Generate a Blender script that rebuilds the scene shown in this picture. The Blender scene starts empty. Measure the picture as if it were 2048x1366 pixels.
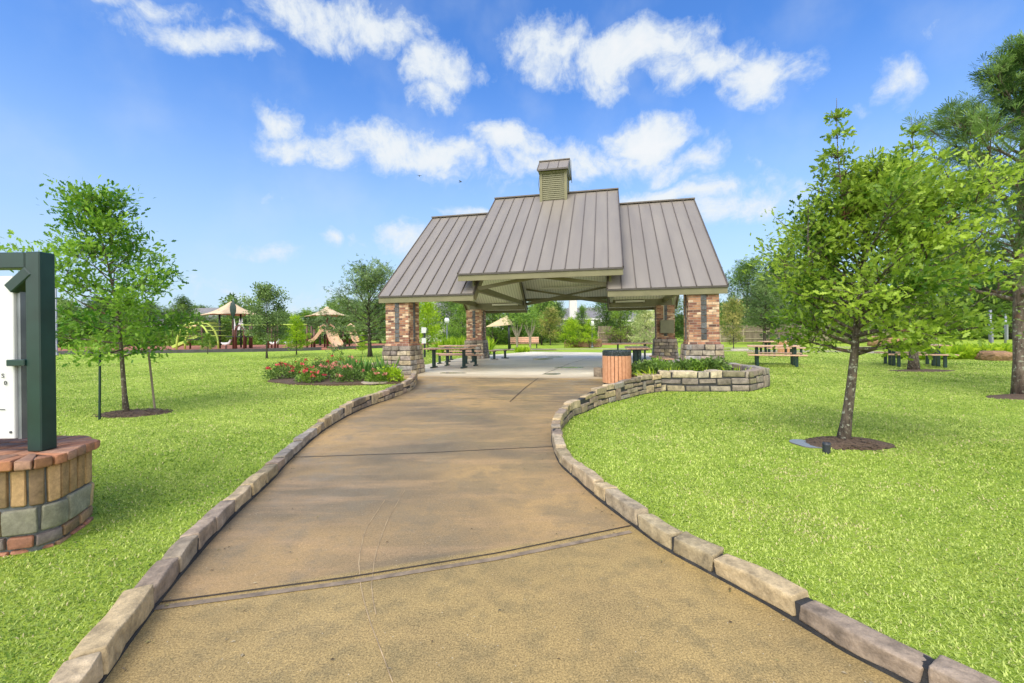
import bpy, math, random
import numpy as np
from mathutils import Matrix, Vector
R = math.radians
SC = bpy.context.scene
COL = SC.collection
random.seed(7)
RNG = np.random.default_rng(7)

# ------------------------------------------------------------------ camera
F, HY, ROLL, EZ = 877.35, 663.57, 0.0119, 1.4
cam = bpy.data.cameras.new('camera')
camo = bpy.data.objects.new('camera', cam); COL.objects.link(camo)
cam.sensor_width = 36; cam.lens = F / 2048 * 36
cam.shift_y = (HY - 683) / 2048
cam.clip_start = 0.05; cam.clip_end = 3000
camo.matrix_world = Matrix.Translation((0, 0, EZ)) @ Matrix.Rotation(math.pi / 2, 4, 'X') @ Matrix.Rotation(-ROLL, 4, 'Z')
SC.camera = camo

def at(px, py, Y):
    u, v = px - 1024, py - HY
    x = (u - ROLL * v); y = (v + ROLL * u)
    return Vector((x * Y / F, Y, EZ - y * Y / F))
def gr(px, py, z=0.0):
    u, v = px - 1024, py - HY
    y = (v + ROLL * u)
    return at(px, py, (EZ - z) * F / y)

# ------------------------------------------------------------------ sun, sky, exposure
SUN_EL, SUN_AZ = 50, 208          # azimuth clockwise from +Y (north); the sun stands behind and to the left
sun = bpy.data.lights.new('sun', 'SUN'); sun.energy = 1.3; sun.angle = R(35); sun.color = (1.0, 0.94, 0.84)
suno = bpy.data.objects.new('sun', sun); COL.objects.link(suno)
sd = Vector((math.sin(R(SUN_AZ)) * math.cos(R(SUN_EL)), math.cos(R(SUN_AZ)) * math.cos(R(SUN_EL)), math.sin(R(SUN_EL))))
suno.rotation_euler = sd.to_track_quat('Z', 'Y').to_euler(); suno.location = sd * 40
SC.view_settings.view_transform = 'Standard'; SC.view_settings.look = 'None'
SC.view_settings.exposure = 1.13; SC.view_settings.gamma = 1; SC.view_settings.use_curve_mapping = False

W = bpy.data.worlds.new('World'); SC.world = W; W.use_nodes = True
nt = W.node_tree; nt.nodes.clear(); N = nt.nodes; L = nt.links
def wn(t, **k):
    n = N.new(t)
    for a, b in k.items(): setattr(n, a, b)
    return n
out = wn('ShaderNodeOutputWorld'); bg = wn('ShaderNodeBackground'); L.new(bg.outputs[0], out.inputs[0])
sky = wn('ShaderNodeTexSky', sky_type='NISHITA'); sky.sun_disc = False
sky.sun_elevation = R(SUN_EL); sky.sun_rotation = R(SUN_AZ); sky.air_density = 1.0; sky.dust_density = 0.6; sky.ozone_density = 2.0
tc = wn('ShaderNodeTexCoord')
sep = wn('ShaderNodeSeparateXYZ'); L.new(tc.outputs['Generated'], sep.inputs[0])
def wm(op, a, b=None, c=None, clamp=False):
    n = wn('ShaderNodeMath', operation=op); n.use_clamp = clamp
    for i, q in enumerate((a, b, c)):
        if q is None: continue
        if isinstance(q, (int, float)): n.inputs[i].default_value = q
        else: L.new(q, n.inputs[i])
    return n.outputs[0]
az = wm('ARCTAN2', sep.outputs[0], sep.outputs[1])
el = wm('ARCSINE', sep.outputs[2])
ae = wn('ShaderNodeCombineXYZ'); L.new(az, ae.inputs[0]); L.new(el, ae.inputs[1])
# ragged warp of the coordinates so that cloud outlines are uneven
n1 = wn('ShaderNodeTexNoise'); n1.inputs['Scale'].default_value = 11; n1.inputs['Detail'].default_value = 10; n1.inputs['Roughness'].default_value = .6
L.new(ae.outputs[0], n1.inputs['Vector'])
n2 = wn('ShaderNodeTexNoise'); n2.inputs['Scale'].default_value = 6; n2.inputs['Detail'].default_value = 7
L.new(ae.outputs[0], n2.inputs['Vector'])
wv = wn('ShaderNodeVectorMath', operation='MULTIPLY_ADD'); L.new(n2.outputs['Color'], wv.inputs[0])
wv.inputs[1].default_value = (.20, .13, 0); L.new(ae.outputs[0], wv.inputs[2])
wv2 = wn('ShaderNodeVectorMath', operation='SUBTRACT'); L.new(wv.outputs[0], wv2.inputs[0]); wv2.inputs[1].default_value = (.10, .065, 0)
CL = [(410,85,110,30,1),(330,12,150,26,.6),(470,90,50,30,.6),(620,45,90,40,.9),(760,40,80,50,.9),(690,70,60,25,.7),(590,8,60,20,.7),
 (868,120,48,48,1),(875,180,42,40,.9),(950,130,45,18,.5),(1110,105,85,50,1),(1255,100,125,55,1.1),(1400,135,90,45,.8),(1520,160,80,62,.95),(1240,160,70,28,.6),(1520,225,40,22,.4),
 (555,235,40,38,.9),(590,285,60,34,.9),(680,290,80,32,.8),(775,290,110,44,1.1),(890,305,90,40,1),(1010,285,70,38,1.1),(1080,320,120,34,.9),(1230,320,130,34,.9),(1290,280,62,44,1.2),(1370,325,75,28,.8),
 (1150,355,300,30,.35),(1330,392,160,22,1.0),(1480,415,110,36,.85),(1590,420,60,30,.4),(950,425,70,13,.8),(1770,145,50,34,.85),(1900,60,50,20,.4),(1700,215,30,16,.4),(800,480,44,26,.8),(530,497,50,18,.5),(655,487,28,18,.6),(720,492,22,12,.5),
 (1490,345,60,22,.4),(560,395,60,24,.35),(950,600,500,45,.45),(600,600,300,35,.4)]
acc = None
for (cx_, cy_, rx, ry, am) in CL:
    p = at(cx_, cy_, 1.0) - Vector((0, 0, EZ))
    a0 = math.atan2(p.x, p.y); e0 = math.asin(p.z / p.length)
    q = at(cx_ + rx, cy_, 1.0) - Vector((0, 0, EZ)); sx = abs(math.atan2(q.x, q.y) - a0)
    q = at(cx_, cy_ - ry, 1.0) - Vector((0, 0, EZ)); sy = abs(math.asin(q.z / q.length) - e0)
    s1 = wn('ShaderNodeVectorMath', operation='SUBTRACT'); L.new(wv2.outputs[0], s1.inputs[0]); s1.inputs[1].default_value = (a0, e0, 0)
    s2 = wn('ShaderNodeVectorMath', operation='MULTIPLY'); L.new(s1.outputs[0], s2.inputs[0]); s2.inputs[1].default_value = (1 / sx / 1.62, 1 / sy / 1.6, 0)
    s3 = wn('ShaderNodeVectorMath', operation='LENGTH'); L.new(s2.outputs[0], s3.inputs[0])
    m = wn('ShaderNodeMapRange', interpolation_type='SMOOTHSTEP'); L.new(s3.outputs['Value'], m.inputs[0])
    m.inputs[1].default_value = 1.25; m.inputs[2].default_value = 0.0; m.inputs[3].default_value = 0; m.inputs[4].default_value = am
    acc = m.outputs[0] if acc is None else wm('MAXIMUM', acc, m.outputs[0])
# unseen clouds added behind and beside the camera for the lighting
n3 = wn('ShaderNodeTexNoise'); n3.inputs['Scale'].default_value = 2.2; n3.inputs['Detail'].default_value = 3
L.new(tc.outputs['Generated'], n3.inputs['Vector'])
beh = wn('ShaderNodeMapRange', interpolation_type='SMOOTHSTEP'); L.new(sep.outputs[1], beh.inputs[0])
beh.inputs[1].default_value = .25; beh.inputs[2].default_value = -.2; beh.inputs[3].default_value = 0; beh.inputs[4].default_value = 1.25
acc = wm('MAXIMUM', acc, wm('MULTIPLY', n3.outputs[0], beh.outputs[0]))
fine = wm('SUBTRACT', n1.outputs[0], .5)
n4 = wn('ShaderNodeTexNoise'); n4.inputs['Scale'].default_value = 34; n4.inputs['Detail'].default_value = 8; n4.inputs['Roughness'].default_value = .68; L.new(wv.outputs[0], n4.inputs['Vector'])
fine2 = wm('SUBTRACT', n4.outputs[0], .5)
dens = wm('MULTIPLY_ADD', fine2, 1.15, wm('MULTIPLY_ADD', fine, 1.9, wm('MULTIPLY', acc, 1.12)))
dm = wn('ShaderNodeMapRange', interpolation_type='SMOOTHSTEP'); L.new(dens, dm.inputs[0])
dm.inputs[1].default_value = .10; dm.inputs[2].default_value = 1.12; dm.inputs[3].default_value = 0; dm.inputs[4].default_value = .95
gate = wn('ShaderNodeMapRange'); L.new(acc, gate.inputs[0]); gate.inputs[1].default_value = .02; gate.inputs[2].default_value = .30
veil = wn('ShaderNodeMapRange', interpolation_type='SMOOTHSTEP'); L.new(n2.outputs[0], veil.inputs[0]); veil.inputs[1].default_value = .42; veil.inputs[2].default_value = .80; veil.inputs[3].default_value = .02; veil.inputs[4].default_value = .22
cm = wm('MAXIMUM', wm('MULTIPLY', dm.outputs[0], gate.outputs[0]), veil.outputs[0])
# blue of the sky: Nishita, deepened high up
hs = wn('ShaderNodeHueSaturation'); L.new(sky.outputs[0], hs.inputs['Color']); hs.inputs['Saturation'].default_value = 1.3; hs.inputs['Hue'].default_value = .503
SKYK = .095
sk = wn('ShaderNodeVectorMath', operation='MULTIPLY'); L.new(hs.outputs[0], sk.inputs[0]); sk.inputs[1].default_value = (1.08, 1.12, 1.30)
hz = wn('ShaderNodeMapRange', interpolation_type='SMOOTHSTEP'); L.new(el, hz.inputs[0])
hz.inputs[1].default_value = .56; hz.inputs[2].default_value = -.02; hz.inputs[3].default_value = 0; hz.inputs[4].default_value = .86
mixh = wn('ShaderNodeMix', data_type='RGBA'); L.new(hz.outputs[0], mixh.inputs[0]); L.new(sk.outputs[0], mixh.inputs[6]); mixh.inputs[7].default_value = (2.55, 3.45, 4.25, 1)
mixc = wn('ShaderNodeMix', data_type='RGBA'); L.new(cm, mixc.inputs[0]); L.new(mixh.outputs[2], mixc.inputs[6])
# unseen clouds on the sun's side, behind the camera, made far brighter as fill
cb = wn('ShaderNodeMix', data_type='RGBA'); cbf = wn('ShaderNodeMapRange', interpolation_type='SMOOTHSTEP'); L.new(sep.outputs[1], cbf.inputs[0]); cbf.inputs[1].default_value = .2; cbf.inputs[2].default_value = -.5
L.new(cbf.outputs[0], cb.inputs[0]); cshade = wn('ShaderNodeMix', data_type='RGBA'); csf = wn('ShaderNodeMapRange'); L.new(dens, csf.inputs[0]); csf.inputs[1].default_value = .5; csf.inputs[2].default_value = 1.5; L.new(csf.outputs[0], cshade.inputs[0]); cshade.inputs[6].default_value = (3.7, 4.15, 4.5, 1); cshade.inputs[7].default_value = (4.5, 4.6, 4.65, 1); L.new(cshade.outputs[2], cb.inputs[6]); cb.inputs[7].default_value = (15.0, 14.0, 12.6, 1); L.new(cb.outputs[2], mixc.inputs[7])
L.new(mixc.outputs[2], bg.inputs[0]); bg.inputs[1].default_value = SKYK

# ------------------------------------------------------------------ materials
def lin(r, g, b): return tuple((c / 255 / 12.92) if c / 255 <= .04045 else ((c / 255 + .055) / 1.055) ** 2.4 for c in (r, g, b)) + (1,)
class MT:
    def __init__(s, name):
        s.m = bpy.data.materials.new(name); s.m.use_nodes = True; s.n = s.m.node_tree.nodes; s.l = s.m.node_tree.links
        s.b = s.n['Principled BSDF']; s.out = s.n['Material Output']
    def nd(s, t, **k):
        n = s.n.new(t)
        for a, b in k.items(): setattr(n, a, b)
        return n
    def noise(s, scale, detail=4, rough=.55, vec=None, obj=True):
        n = s.nd('ShaderNodeTexNoise'); n.inputs['Scale'].default_value = scale; n.inputs['Detail'].default_value = detail; n.inputs['Roughness'].default_value = rough
        if vec is None:
            g = s.nd('ShaderNodeNewGeometry') if not obj else s.nd('ShaderNodeTexCoord')
            vec = g.outputs['Position'] if not obj else g.outputs['Object']
        s.l.new(vec, n.inputs['Vector']); return n.outputs[0]
    def mr(s, v, a, b, c=0, d=1, smooth=False):
        n = s.nd('ShaderNodeMapRange'); s.l.new(v, n.inputs[0])
        if smooth: n.interpolation_type = 'SMOOTHSTEP'
        for i, q in enumerate((a, b, c, d)): n.inputs[i + 1].default_value = q
        return n.outputs[0]
    def mix(s, f, a, b, bt='MIX'):
        n = s.nd('ShaderNodeMix', data_type='RGBA', blend_type=bt)
        for i, q in ((0, f), (6, a), (7, b)):
            if hasattr(q, 'links'): s.l.new(q, n.inputs[i])
            elif i == 0: n.inputs[0].default_value = q
            else: n.inputs[i].default_value = q
        return n.outputs[2]
    def mul(s, a, b):
        n = s.nd('ShaderNodeMath', operation='MULTIPLY')
        for i, q in enumerate((a, b)):
            if hasattr(q, 'links'): s.l.new(q, n.inputs[i])
            else: n.inputs[i].default_value = q
        return n.outputs[0]
    def bump(s, h, st, dist=.01):
        n = s.nd('ShaderNodeBump'); n.inputs['Strength'].default_value = st; n.inputs['Distance'].default_value = dist
        s.l.new(h, n.inputs['Height']); s.l.new(n.outputs[0], s.b.inputs['Normal'])
    def col(s, c):
        if hasattr(c, 'links'): s.l.new(c, s.b.inputs['Base Color'])
        else: s.b.inputs['Base Color'].default_value = c
    def ro(s, c):
        if hasattr(c, 'links'): s.l.new(c, s.b.inputs['Roughness'])
        else: s.b.inputs['Roughness'].default_value = c
    def vc(s, name='Col'):
        a = s.nd('ShaderNodeAttribute', attribute_name=name); return a.outputs['Color']
def simple(name, c, rough=.5, metal=0, var=.18, sc=6, bump=0, spec=.5):
    m = MT(name); n = m.noise(sc, 5)
    d = tuple(x * (1 - var) for x in c[:3]) + (1,); u = tuple(min(1, x * (1 + var)) for x in c[:3]) + (1,)
    m.col(m.mix(m.mr(n, .3, .7), d, u)); m.ro(rough); m.b.inputs['Metallic'].default_value = metal
    m.b.inputs['Specular IOR Level'].default_value = spec
    if bump: m.bump(m.noise(sc * 8, 4), bump, .01)
    return m.m
def varied(name, rough=.8, sc=14, var=.5, bump=.6, dist=.01, sc2=60):
    m = MT(name); c = m.vc(); n = m.noise(sc, 6, .65); n2 = m.noise(sc2, 4, .7)
    k = m.mix(m.mr(n, .3, .72), (1 - var, 1 - var, 1 - var, 1), (1 + var * .5,) * 3 + (1,))
    k2 = m.mix(m.mr(n2, .3, .7), (.8, .8, .8, 1), (1.15, 1.15, 1.15, 1))
    c = m.mix(1, c, k, 'MULTIPLY'); c = m.mix(1, c, k2, 'MULTIPLY'); m.col(c); m.ro(rough); m.bump(n, bump, dist); return m.m
def leafm(name, dark, light, trans=.35, straw=None, rough=.45):
    m = MT(name); t = m.vc('tone'); s = m.nd('ShaderNodeSeparateColor'); m.l.new(t, s.inputs[0])
    c = m.mix(s.outputs[0], dark, light)
    if straw: c = m.mix(s.outputs[1], c, straw)
    m.col(c); m.ro(rough); m.b.inputs['Specular IOR Level'].default_value = .35
    tr = m.nd('ShaderNodeBsdfTranslucent'); m.l.new(c, tr.inputs[0])
    ms = m.nd('ShaderNodeMixShader'); ms.inputs[0].default_value = trans
    m.l.new(m.b.outputs[0], ms.inputs[1]); m.l.new(tr.outputs[0], ms.inputs[2]); m.l.new(ms.outputs[0], m.out.inputs[0]); return m.m

M = {}
# standing seam roof
m = MT('metal_roof_paint'); tcn = m.nd('ShaderNodeTexCoord'); mp = m.nd('ShaderNodeMapping'); mp.inputs['Scale'].default_value = (2.2, .35, .35); m.l.new(tcn.outputs['Object'], mp.inputs[0])
n = m.noise(1.0, 5, .6, mp.outputs[0]); n2 = m.noise(.5, 3)
c = m.mix(m.mr(n, .3, .7), (.255, .225, .19, 1), (.315, .282, .24, 1)); c = m.mix(m.mr(n2, .35, .7), c, (.28, .25, .212, 1)); m.col(c)
m.ro(m.mr(n, .3, .7, .34, .48)); m.b.inputs['Metallic'].default_value = .25; mp2 = m.nd('ShaderNodeMapping'); mp2.inputs['Scale'].default_value = (5, 1.2, 1.2); m.l.new(tcn.outputs['Object'], mp2.inputs[0]); m.bump(m.noise(1.0, 3, .5, mp2.outputs[0]), .35, .03); M['roof'] = m.m
M['roofedge'] = simple('roof_edge_metal', (.075, .065, .055, 1), .45, .2)
M['seam'] = simple('seam_metal', (.125, .105, .088, 1), .45, .2)
M['olive'] = simple('olive_paint', (.18, .168, .088, 1), .55, 0, .12, 3)
M['olivedark'] = simple('olive_steel_paint', (.17, .16, .08, 1), .5, 0, .15, 3)
m = MT('soffit_boards'); tcn = m.nd('ShaderNodeTexCoord'); wv_ = m.nd('ShaderNodeTexWave', wave_type='BANDS', bands_direction='X'); wv_.inputs['Scale'].default_value = 2.4; m.l.new(tcn.outputs['Object'], wv_.inputs['Vector'])
c = m.mix(m.mr(wv_.outputs[1], 0, .12), (.45, .44, .30, 1), (.74, .73, .56, 1)); m.col(c); m.ro(.6); M['soffit'] = m.m
M['louver'] = simple('louver_paint', (.20, .19, .115, 1), .55, 0, .1)
M['fixture'] = simple('fixture_plastic', (.62, .60, .48, 1), .4, 0, .05)
# brick with UV running round the pillar
m = MT('pillar_brick'); uv = m.nd('ShaderNodeUVMap'); bt = m.nd('ShaderNodeTexBrick'); m.l.new(uv.outputs[0], bt.inputs['Vector'])
bt.inputs['Color1'].default_value = (0, 0, 0, 1); bt.inputs['Color2'].default_value = (1, 1, 1, 1); bt.inputs['Mortar'].default_value = (.5, .5, .5, 1)
bt.inputs['Scale'].default_value = 1; bt.inputs['Brick Width'].default_value = .205; bt.inputs['Row Height'].default_value = .07; bt.inputs['Mortar Size'].default_value = .007; bt.inputs['Bias'].default_value = 0
cr = m.nd('ShaderNodeValToRGB'); m.l.new(bt.outputs['Color'], cr.inputs[0]); e = cr.color_ramp.elements
e[0].color = (.12, .06, .045, 1); e[1].color = (.80, .62, .42, 1)
for p_, c_ in ((.18, (.26, .11, .075, 1)), (.40, (.39, .18, .10, 1)), (.62, (.48, .26, .14, 1)), (.80, (.62, .42, .26, 1))):
    x = e.new(p_); x.color = c_
nn = m.noise(9, 5); c = m.mix(m.mr(nn, .3, .7), (.6, .6, .6, 1), (1.15, 1.15, 1.15, 1)); c = m.mix(1, cr.outputs[0], c, 'MULTIPLY')
c = m.mix(bt.outputs['Fac'], c, (.30, .24, .18, 1)); m.col(c); m.ro(.85); iv = m.nd('ShaderNodeMath', operation='SUBTRACT'); iv.inputs[0].default_value = 1; m.l.new(bt.outputs['Fac'], iv.inputs[1]); m.bump(iv.outputs[0], .6, .01); M['brick'] = m.m
M['stone'] = varied('wall_stone', .78, 9, .55, 1.0, .016)
M['mortar'] = simple('dark_mortar', (.032, .033, .034, 1), .75, 0, .5, 12, .5)
M['pbrick'] = varied('pedestal_brick', .8, 16, .35, .5, .006)
M['greymortar'] = simple('grey_mortar', (.13, .14, .145, 1), .85, 0, .35, 14, .4)
M['green_metal'] = simple('dark_green_powder_coat', (.009, .034, .030, 1), .38, 0, .25, 5)
M['black_metal'] = simple('black_green_metal', (.012, .020, .020, 1), .45, 0, .2, 5)
m = MT('cedar_plastic'); nn = m.noise(14, 5, .6); c = m.mix(m.mr(nn, .25, .75), (.50, .23, .11, 1), (.66, .36, .20, 1)); m.col(c); m.ro(.5); M['cedar'] = m.m
m = MT('pink_cedar_plastic'); nn = m.noise(9, 5, .6); c = m.mix(m.mr(nn, .25, .75), (.56, .32, .21, 1), (.72, .47, .34, 1)); m.col(c); m.ro(.42); M['tabletop'] = m.m
M['gap'] = simple('dark_bin_liner', (.02, .015, .012, 1), .7)  # near-black bin liner seen between the slats
m = MT('perforated_band'); vo = m.nd('ShaderNodeTexVoronoi'); tcn = m.nd('ShaderNodeTexCoord'); m.l.new(tcn.outputs['Object'], vo.inputs['Vector']); vo.inputs['Scale'].default_value = 34
m.col(m.mix(m.mr(vo.outputs['Distance'], .28, .36), (.10, .12, .13, 1), (.012, .022, .022, 1))); m.ro(.4); M['band'] = m.m
# bark
def bark(name, a, b, sc=1):
    m = MT(name); tcn = m.nd('ShaderNodeTexCoord'); mp = m.nd('ShaderNodeMapping'); mp.inputs['Scale'].default_value = (26 * sc, 26 * sc, 7 * sc); m.l.new(tcn.outputs['Object'], mp.inputs[0])
    n = m.noise(1.0, 5, .65, mp.outputs[0]); n2 = m.noise(24 * sc, 4, .65)
    c = m.mix(m.mr(n, .35, .62), a, b); c = m.mix(m.mr(n2, .57, .63), c, (.34, .35, .27, 1)); n3 = m.noise(3.2 * sc, 3, .6); c = m.mix(m.mul(m.mr(n3, .60, .68), .8), c, (.24, .10, .05, 1)); m.col(c); m.ro(.9); m.bump(n, 1.0, .02); return m.m
M['bark'] = bark('oak_bark', (.035, .028, .02, 1), (.14, .11, .08, 1))
M['barkpine'] = bark('pine_bark', (.06, .042, .032, 1), (.20, .15, .12, 1), .7)
M['barkfar'] = bark('dark_bark', (.03, .026, .02, 1), (.09, .075, .055, 1), .5)
M['barkpale'] = simple('pale_smooth_bark', (.30, .26, .20, 1), .8, 0, .25, 12)
# foliage
M['lf_oak'] = leafm('oak_leaf', (.07, .17, .014, 1), (.46, .62, .07, 1), .42)
M['lf_maple'] = leafm('sapling_leaf', (.055, .18, .014, 1), (.34, .55, .06, 1), .42)
M['lf_pine'] = leafm('pine_needle', (.04, .10, .025, 1), (.24, .38, .085, 1), .3)
M['lf_dark'] = leafm('dark_leaf', (.05, .11, .02, 1), (.24, .38, .08, 1), .32)
M['lf_mid'] = leafm('mid_leaf', (.07, .17, .02, 1), (.34, .52, .08, 1), .35)
M['lf_grey'] = leafm('grey_green_leaf', (.07, .13, .04, 1), (.30, .42, .15, 1), .3)
M['lf_lime'] = leafm('lime_leaf', (.16, .32, .01, 1), (.58, .76, .05, 1), .42)
M['lf_red'] = leafm('bronze_leaf', (.12, .22, .03, 1), (.55, .48, .16, 1), .32)
M['lf_cream'] = leafm('cream_leaf', (.20, .32, .06, 1), (.78, .80, .42, 1), .3)
M['lf_blade'] = leafm('strap_leaf', (.05, .16, .03, 1), (.22, .42, .08, 1), .35)
M['petal'] = leafm('rose_petal', (.55, .03, .05, 1), (.85, .16, .17, 1), .25)
M['petalp'] = leafm('pale_petal', (.65, .18, .14, 1), (.85, .42, .33, 1), .25)
M['blade'] = leafm('grass_blade', (.16, .28, .028, 1), (.64, .74, .19, 1), .38, straw=(.74, .62, .36, 1), rough=.5)
# grass sheet
m = MT('lawn'); big = m.noise(.35, 4, .6, obj=False); mid = m.noise(2.2, 5, .65, obj=False); fine = m.noise(38, 6, .8, obj=False); fin2 = m.noise(11, 5, .7, obj=False)
c = m.mix(m.mr(fine, .34, .66), (.13, .22, .016, 1), (.46, .60, .075, 1)); c2 = m.mix(m.mr(mid, .3, .7), (.22, .37, .025, 1), (.42, .56, .065, 1)); c = m.mix(.5, c, c2)
c = m.mix(m.mul(m.mr(fin2, .5, .75), .55), c, (.12, .22, .015, 1)); c = m.mix(m.mul(m.mr(big, .46, .72), .45), c, (.46, .54, .08, 1))
m.col(c); m.ro(.8); m.b.inputs['Specular IOR Level'].default_value = .2; m.bump(fine, .8, .03); M['lawn'] = m.m
# concrete, stained brown and damp
m = MT('stained_concrete'); tg = m.nd('ShaderNodeNewGeometry'); big = m.noise(.42, 4, .55, obj=False); mid = m.noise(1.7, 6, .65, obj=False); sm = m.noise(7, 5, .7, obj=False); fine = m.noise(55, 5, .8, obj=False); gr_ = m.noise(125, 3, .8, obj=False)
mp = m.nd('ShaderNodeMapping'); mp.inputs['Scale'].default_value = (.5, 2.2, 1); m.l.new(tg.outputs['Position'], mp.inputs[0]); strk = m.noise(1.5, 6, .65, mp.outputs[0])
# which slab: the nearest pour (in front of the first joint) is sandier, the middle one browner
j0, j1 = gr(322, 1205), gr(1262, 1052); kx = (j1.y - j0.y) / (j1.x - j0.x); sp_ = m.nd('ShaderNodeSeparateXYZ'); m.l.new(tg.outputs['Position'], sp_.inputs[0])
dj = m.nd('ShaderNodeMath', operation='MULTIPLY_ADD'); m.l.new(sp_.outputs[0], dj.inputs[0]); dj.inputs[1].default_value = -kx; m.l.new(sp_.outputs[1], dj.inputs[2])
front = m.mr(dj.outputs[0], j0.y - kx * j0.x + .01, j0.y - kx * j0.x - .03)
c = m.mix(m.mr(big, .36, .62, smooth=True), (.175, .14, .09, 1), (.45, .30, .13, 1))
c = m.mix(m.mul(m.mr(mid, .42, .62, smooth=True), .6), c, (.20, .16, .095, 1)); c = m.mix(m.mul(m.mr(strk, .50, .70), .6), c, (.47, .31, .16, 1)); c = m.mix(m.mul(m.mr(sm, .52, .68), .35), c, (.17, .14, .085, 1))
cf = m.mix(m.mr(mid, .35, .65), (.31, .23, .10, 1), (.45, .325, .125, 1)); cf = m.mix(m.mul(m.mr(sm, .46, .62), .6), cf, (.22, .175, .08, 1)); c = m.mix(m.mul(front, .8), c, cf)
fk = m.mix(m.mr(fine, .3, .7), (.74, .74, .72, 1), (1.2, 1.2, 1.2, 1)); c = m.mix(1, c, fk, 'MULTIPLY')
gk = m.mix(m.mr(gr_, .36, .64), (.52, .51, .46, 1), (1.40, 1.38, 1.34, 1)); gs = m.mix(m.mr(front, 0, 1, .6, 1), (1, 1, 1, 1), gk); c = m.mix(1, c, gs, 'MULTIPLY')
vo = m.nd('ShaderNodeTexVoronoi'); m.l.new(tg.outputs['Position'], vo.inputs['Vector']); vo.inputs['Scale'].default_value = 22; c = m.mix(m.mr(vo.outputs['Distance'], .06, .035), c, (.62, .56, .44, 1))
m.col(c); m.b.inputs['Specular IOR Level'].default_value = .35; m.ro(m.mr(mid, .35, .65, .7, .38)); m.bump(fine, .35, .004); M['concrete'] = m.m
m = MT('grey_concrete'); big = m.noise(.5, 5, .6, obj=False); fine = m.noise(40, 5, .8, obj=False); tg = m.nd('ShaderNodeNewGeometry'); mp = m.nd('ShaderNodeMapping'); mp.inputs['Scale'].default_value = (.35, 1.6, 1); m.l.new(tg.outputs['Position'], mp.inputs[0]); strk = m.noise(1.4, 6, .65, mp.outputs[0])
c = m.mix(m.mr(big, .35, .65), (.70, .62, .47, 1), (.88, .81, .66, 1)); c = m.mix(m.mul(m.mr(strk, .45, .7), .7), c, (.45, .37, .26, 1)); sp_ = m.nd('ShaderNodeVectorMath', operation='DOT_PRODUCT'); m.l.new(tg.outputs['Position'], sp_.inputs[0]); sp_.inputs[1].default_value = (.2140, .9768, 0); ed = m.nd('ShaderNodeMath', operation='MULTIPLY_ADD'); m.l.new(strk, ed.inputs[0]); ed.inputs[1].default_value = 3.2; m.l.new(sp_.outputs['Value'], ed.inputs[2]); b0_ = 1.8145 * .2140 + 17.8887 * .9768 - 5.15 + 1.6; c = m.mix(m.mul(m.mr(ed.outputs[0], b0_ + 1.5, b0_ - .5, smooth=True), .9), c, (.33, .235, .125, 1)); fk = m.mix(m.mr(fine, .3, .7), (.85,) * 3 + (1,), (1.12,) * 3 + (1,)); c = m.mix(1, c, fk, 'MULTIPLY'); m.col(c); m.b.inputs['Specular IOR Level'].default_value = .3; m.ro(m.mr(strk, .4, .65, .6, .35)); M['slab'] = m.m
M['joint'] = simple('joint_grime', (.045, .033, .022, 1), .8, 0, .5, 20)
M['band_dark'] = simple('tooled_joint_band', (.23, .175, .115, 1), .6, 0, .4, 12)
M['scuff'] = simple('pale_scuff', (.40, .295, .165, 1), .7, 0, .5, 9)
m = MT('water'); m.col((.16, .15, .13, 1)); m.ro(.12); m.b.inputs['Specular IOR Level'].default_value = .5; M['water'] = m.m
m = MT('bark_mulch'); n = m.noise(40, 6, .8, obj=False); m.col(m.mix(m.mr(n, .3, .7), (.035, .022, .014, 1), (.21, .14, .09, 1))); m.ro(.9); m.bump(n, 1, .03); M['mulch'] = m.m
m = MT('red_mulch'); n = m.noise(5, 6, .8, obj=False); m.col(m.mix(m.mr(n, .3, .7), (.24, .085, .045, 1), (.46, .19, .12, 1))); m.ro(.9); M['redmulch'] = m.m
M['timber_edge'] = simple('playground_border', (.05, .05, .055, 1), .6, 0, .3, 3)
M['pathfar'] = simple('pale_path', (.36, .29, .24, 1), .7, 0, .2, 2)
M['canopy'] = simple('tan_canvas', (.55, .43, .28, 1), .7, 0, .12, 1.5)
M['play_brown'] = simple('brown_post_paint', (.10, .040, .028, 1), .45)
M['play_green'] = simple('lime_paint', (.42, .56, .10, 1), .4)
M['play_tan'] = simple('tan_plastic', (.62, .43, .27, 1), .45, 0, .1)
M['play_white'] = simple('pale_plastic', (.62, .60, .62, 1), .4, 0, .1)
M['orange_roof'] = simple('red_orange_canopy', (.72, .12, .04, 1), .5)
M['yellow'] = simple('yellow_post', (.75, .42, .02, 1), .5)
m = MT('panel_white'); n = m.noise(3, 3); m.col(m.mix(n, (.60, .61, .63, 1), (.66, .67, .69, 1))); m.ro(.3); M['panel'] = m.m
M['ink'] = simple('dark_lettering', (.06, .065, .075, 1), .5)
M['steel'] = simple('grey_steel', (.25, .27, .30, 1), .4, .5)
m = MT('fence_wood'); tg = m.nd('ShaderNodeNewGeometry'); mp = m.nd('ShaderNodeMapping'); mp.inputs['Scale'].default_value = (6, 6, .4); m.l.new(tg.outputs['Position'], mp.inputs[0]); n = m.noise(1.2, 4, .7, mp.outputs[0]); m.col(m.mix(m.mr(n, .3, .7), (.13, .105, .075, 1), (.30, .25, .18, 1))); m.ro(.85); M['fence'] = m.m
M['fence_rail'] = simple('pale_fence_rail', (.36, .31, .22, 1), .8)
m = MT('shingles'); n = m.noise(3, 5, .7, obj=False); m.col(m.mix(m.mr(n, .3, .7), (.15, .145, .15, 1), (.24, .235, .24, 1))); m.ro(.85); M['shingle'] = m.m
M['pale_wall'] = simple('pale_siding', (.66, .65, .62, 1), .7, 0, .06)
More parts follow.
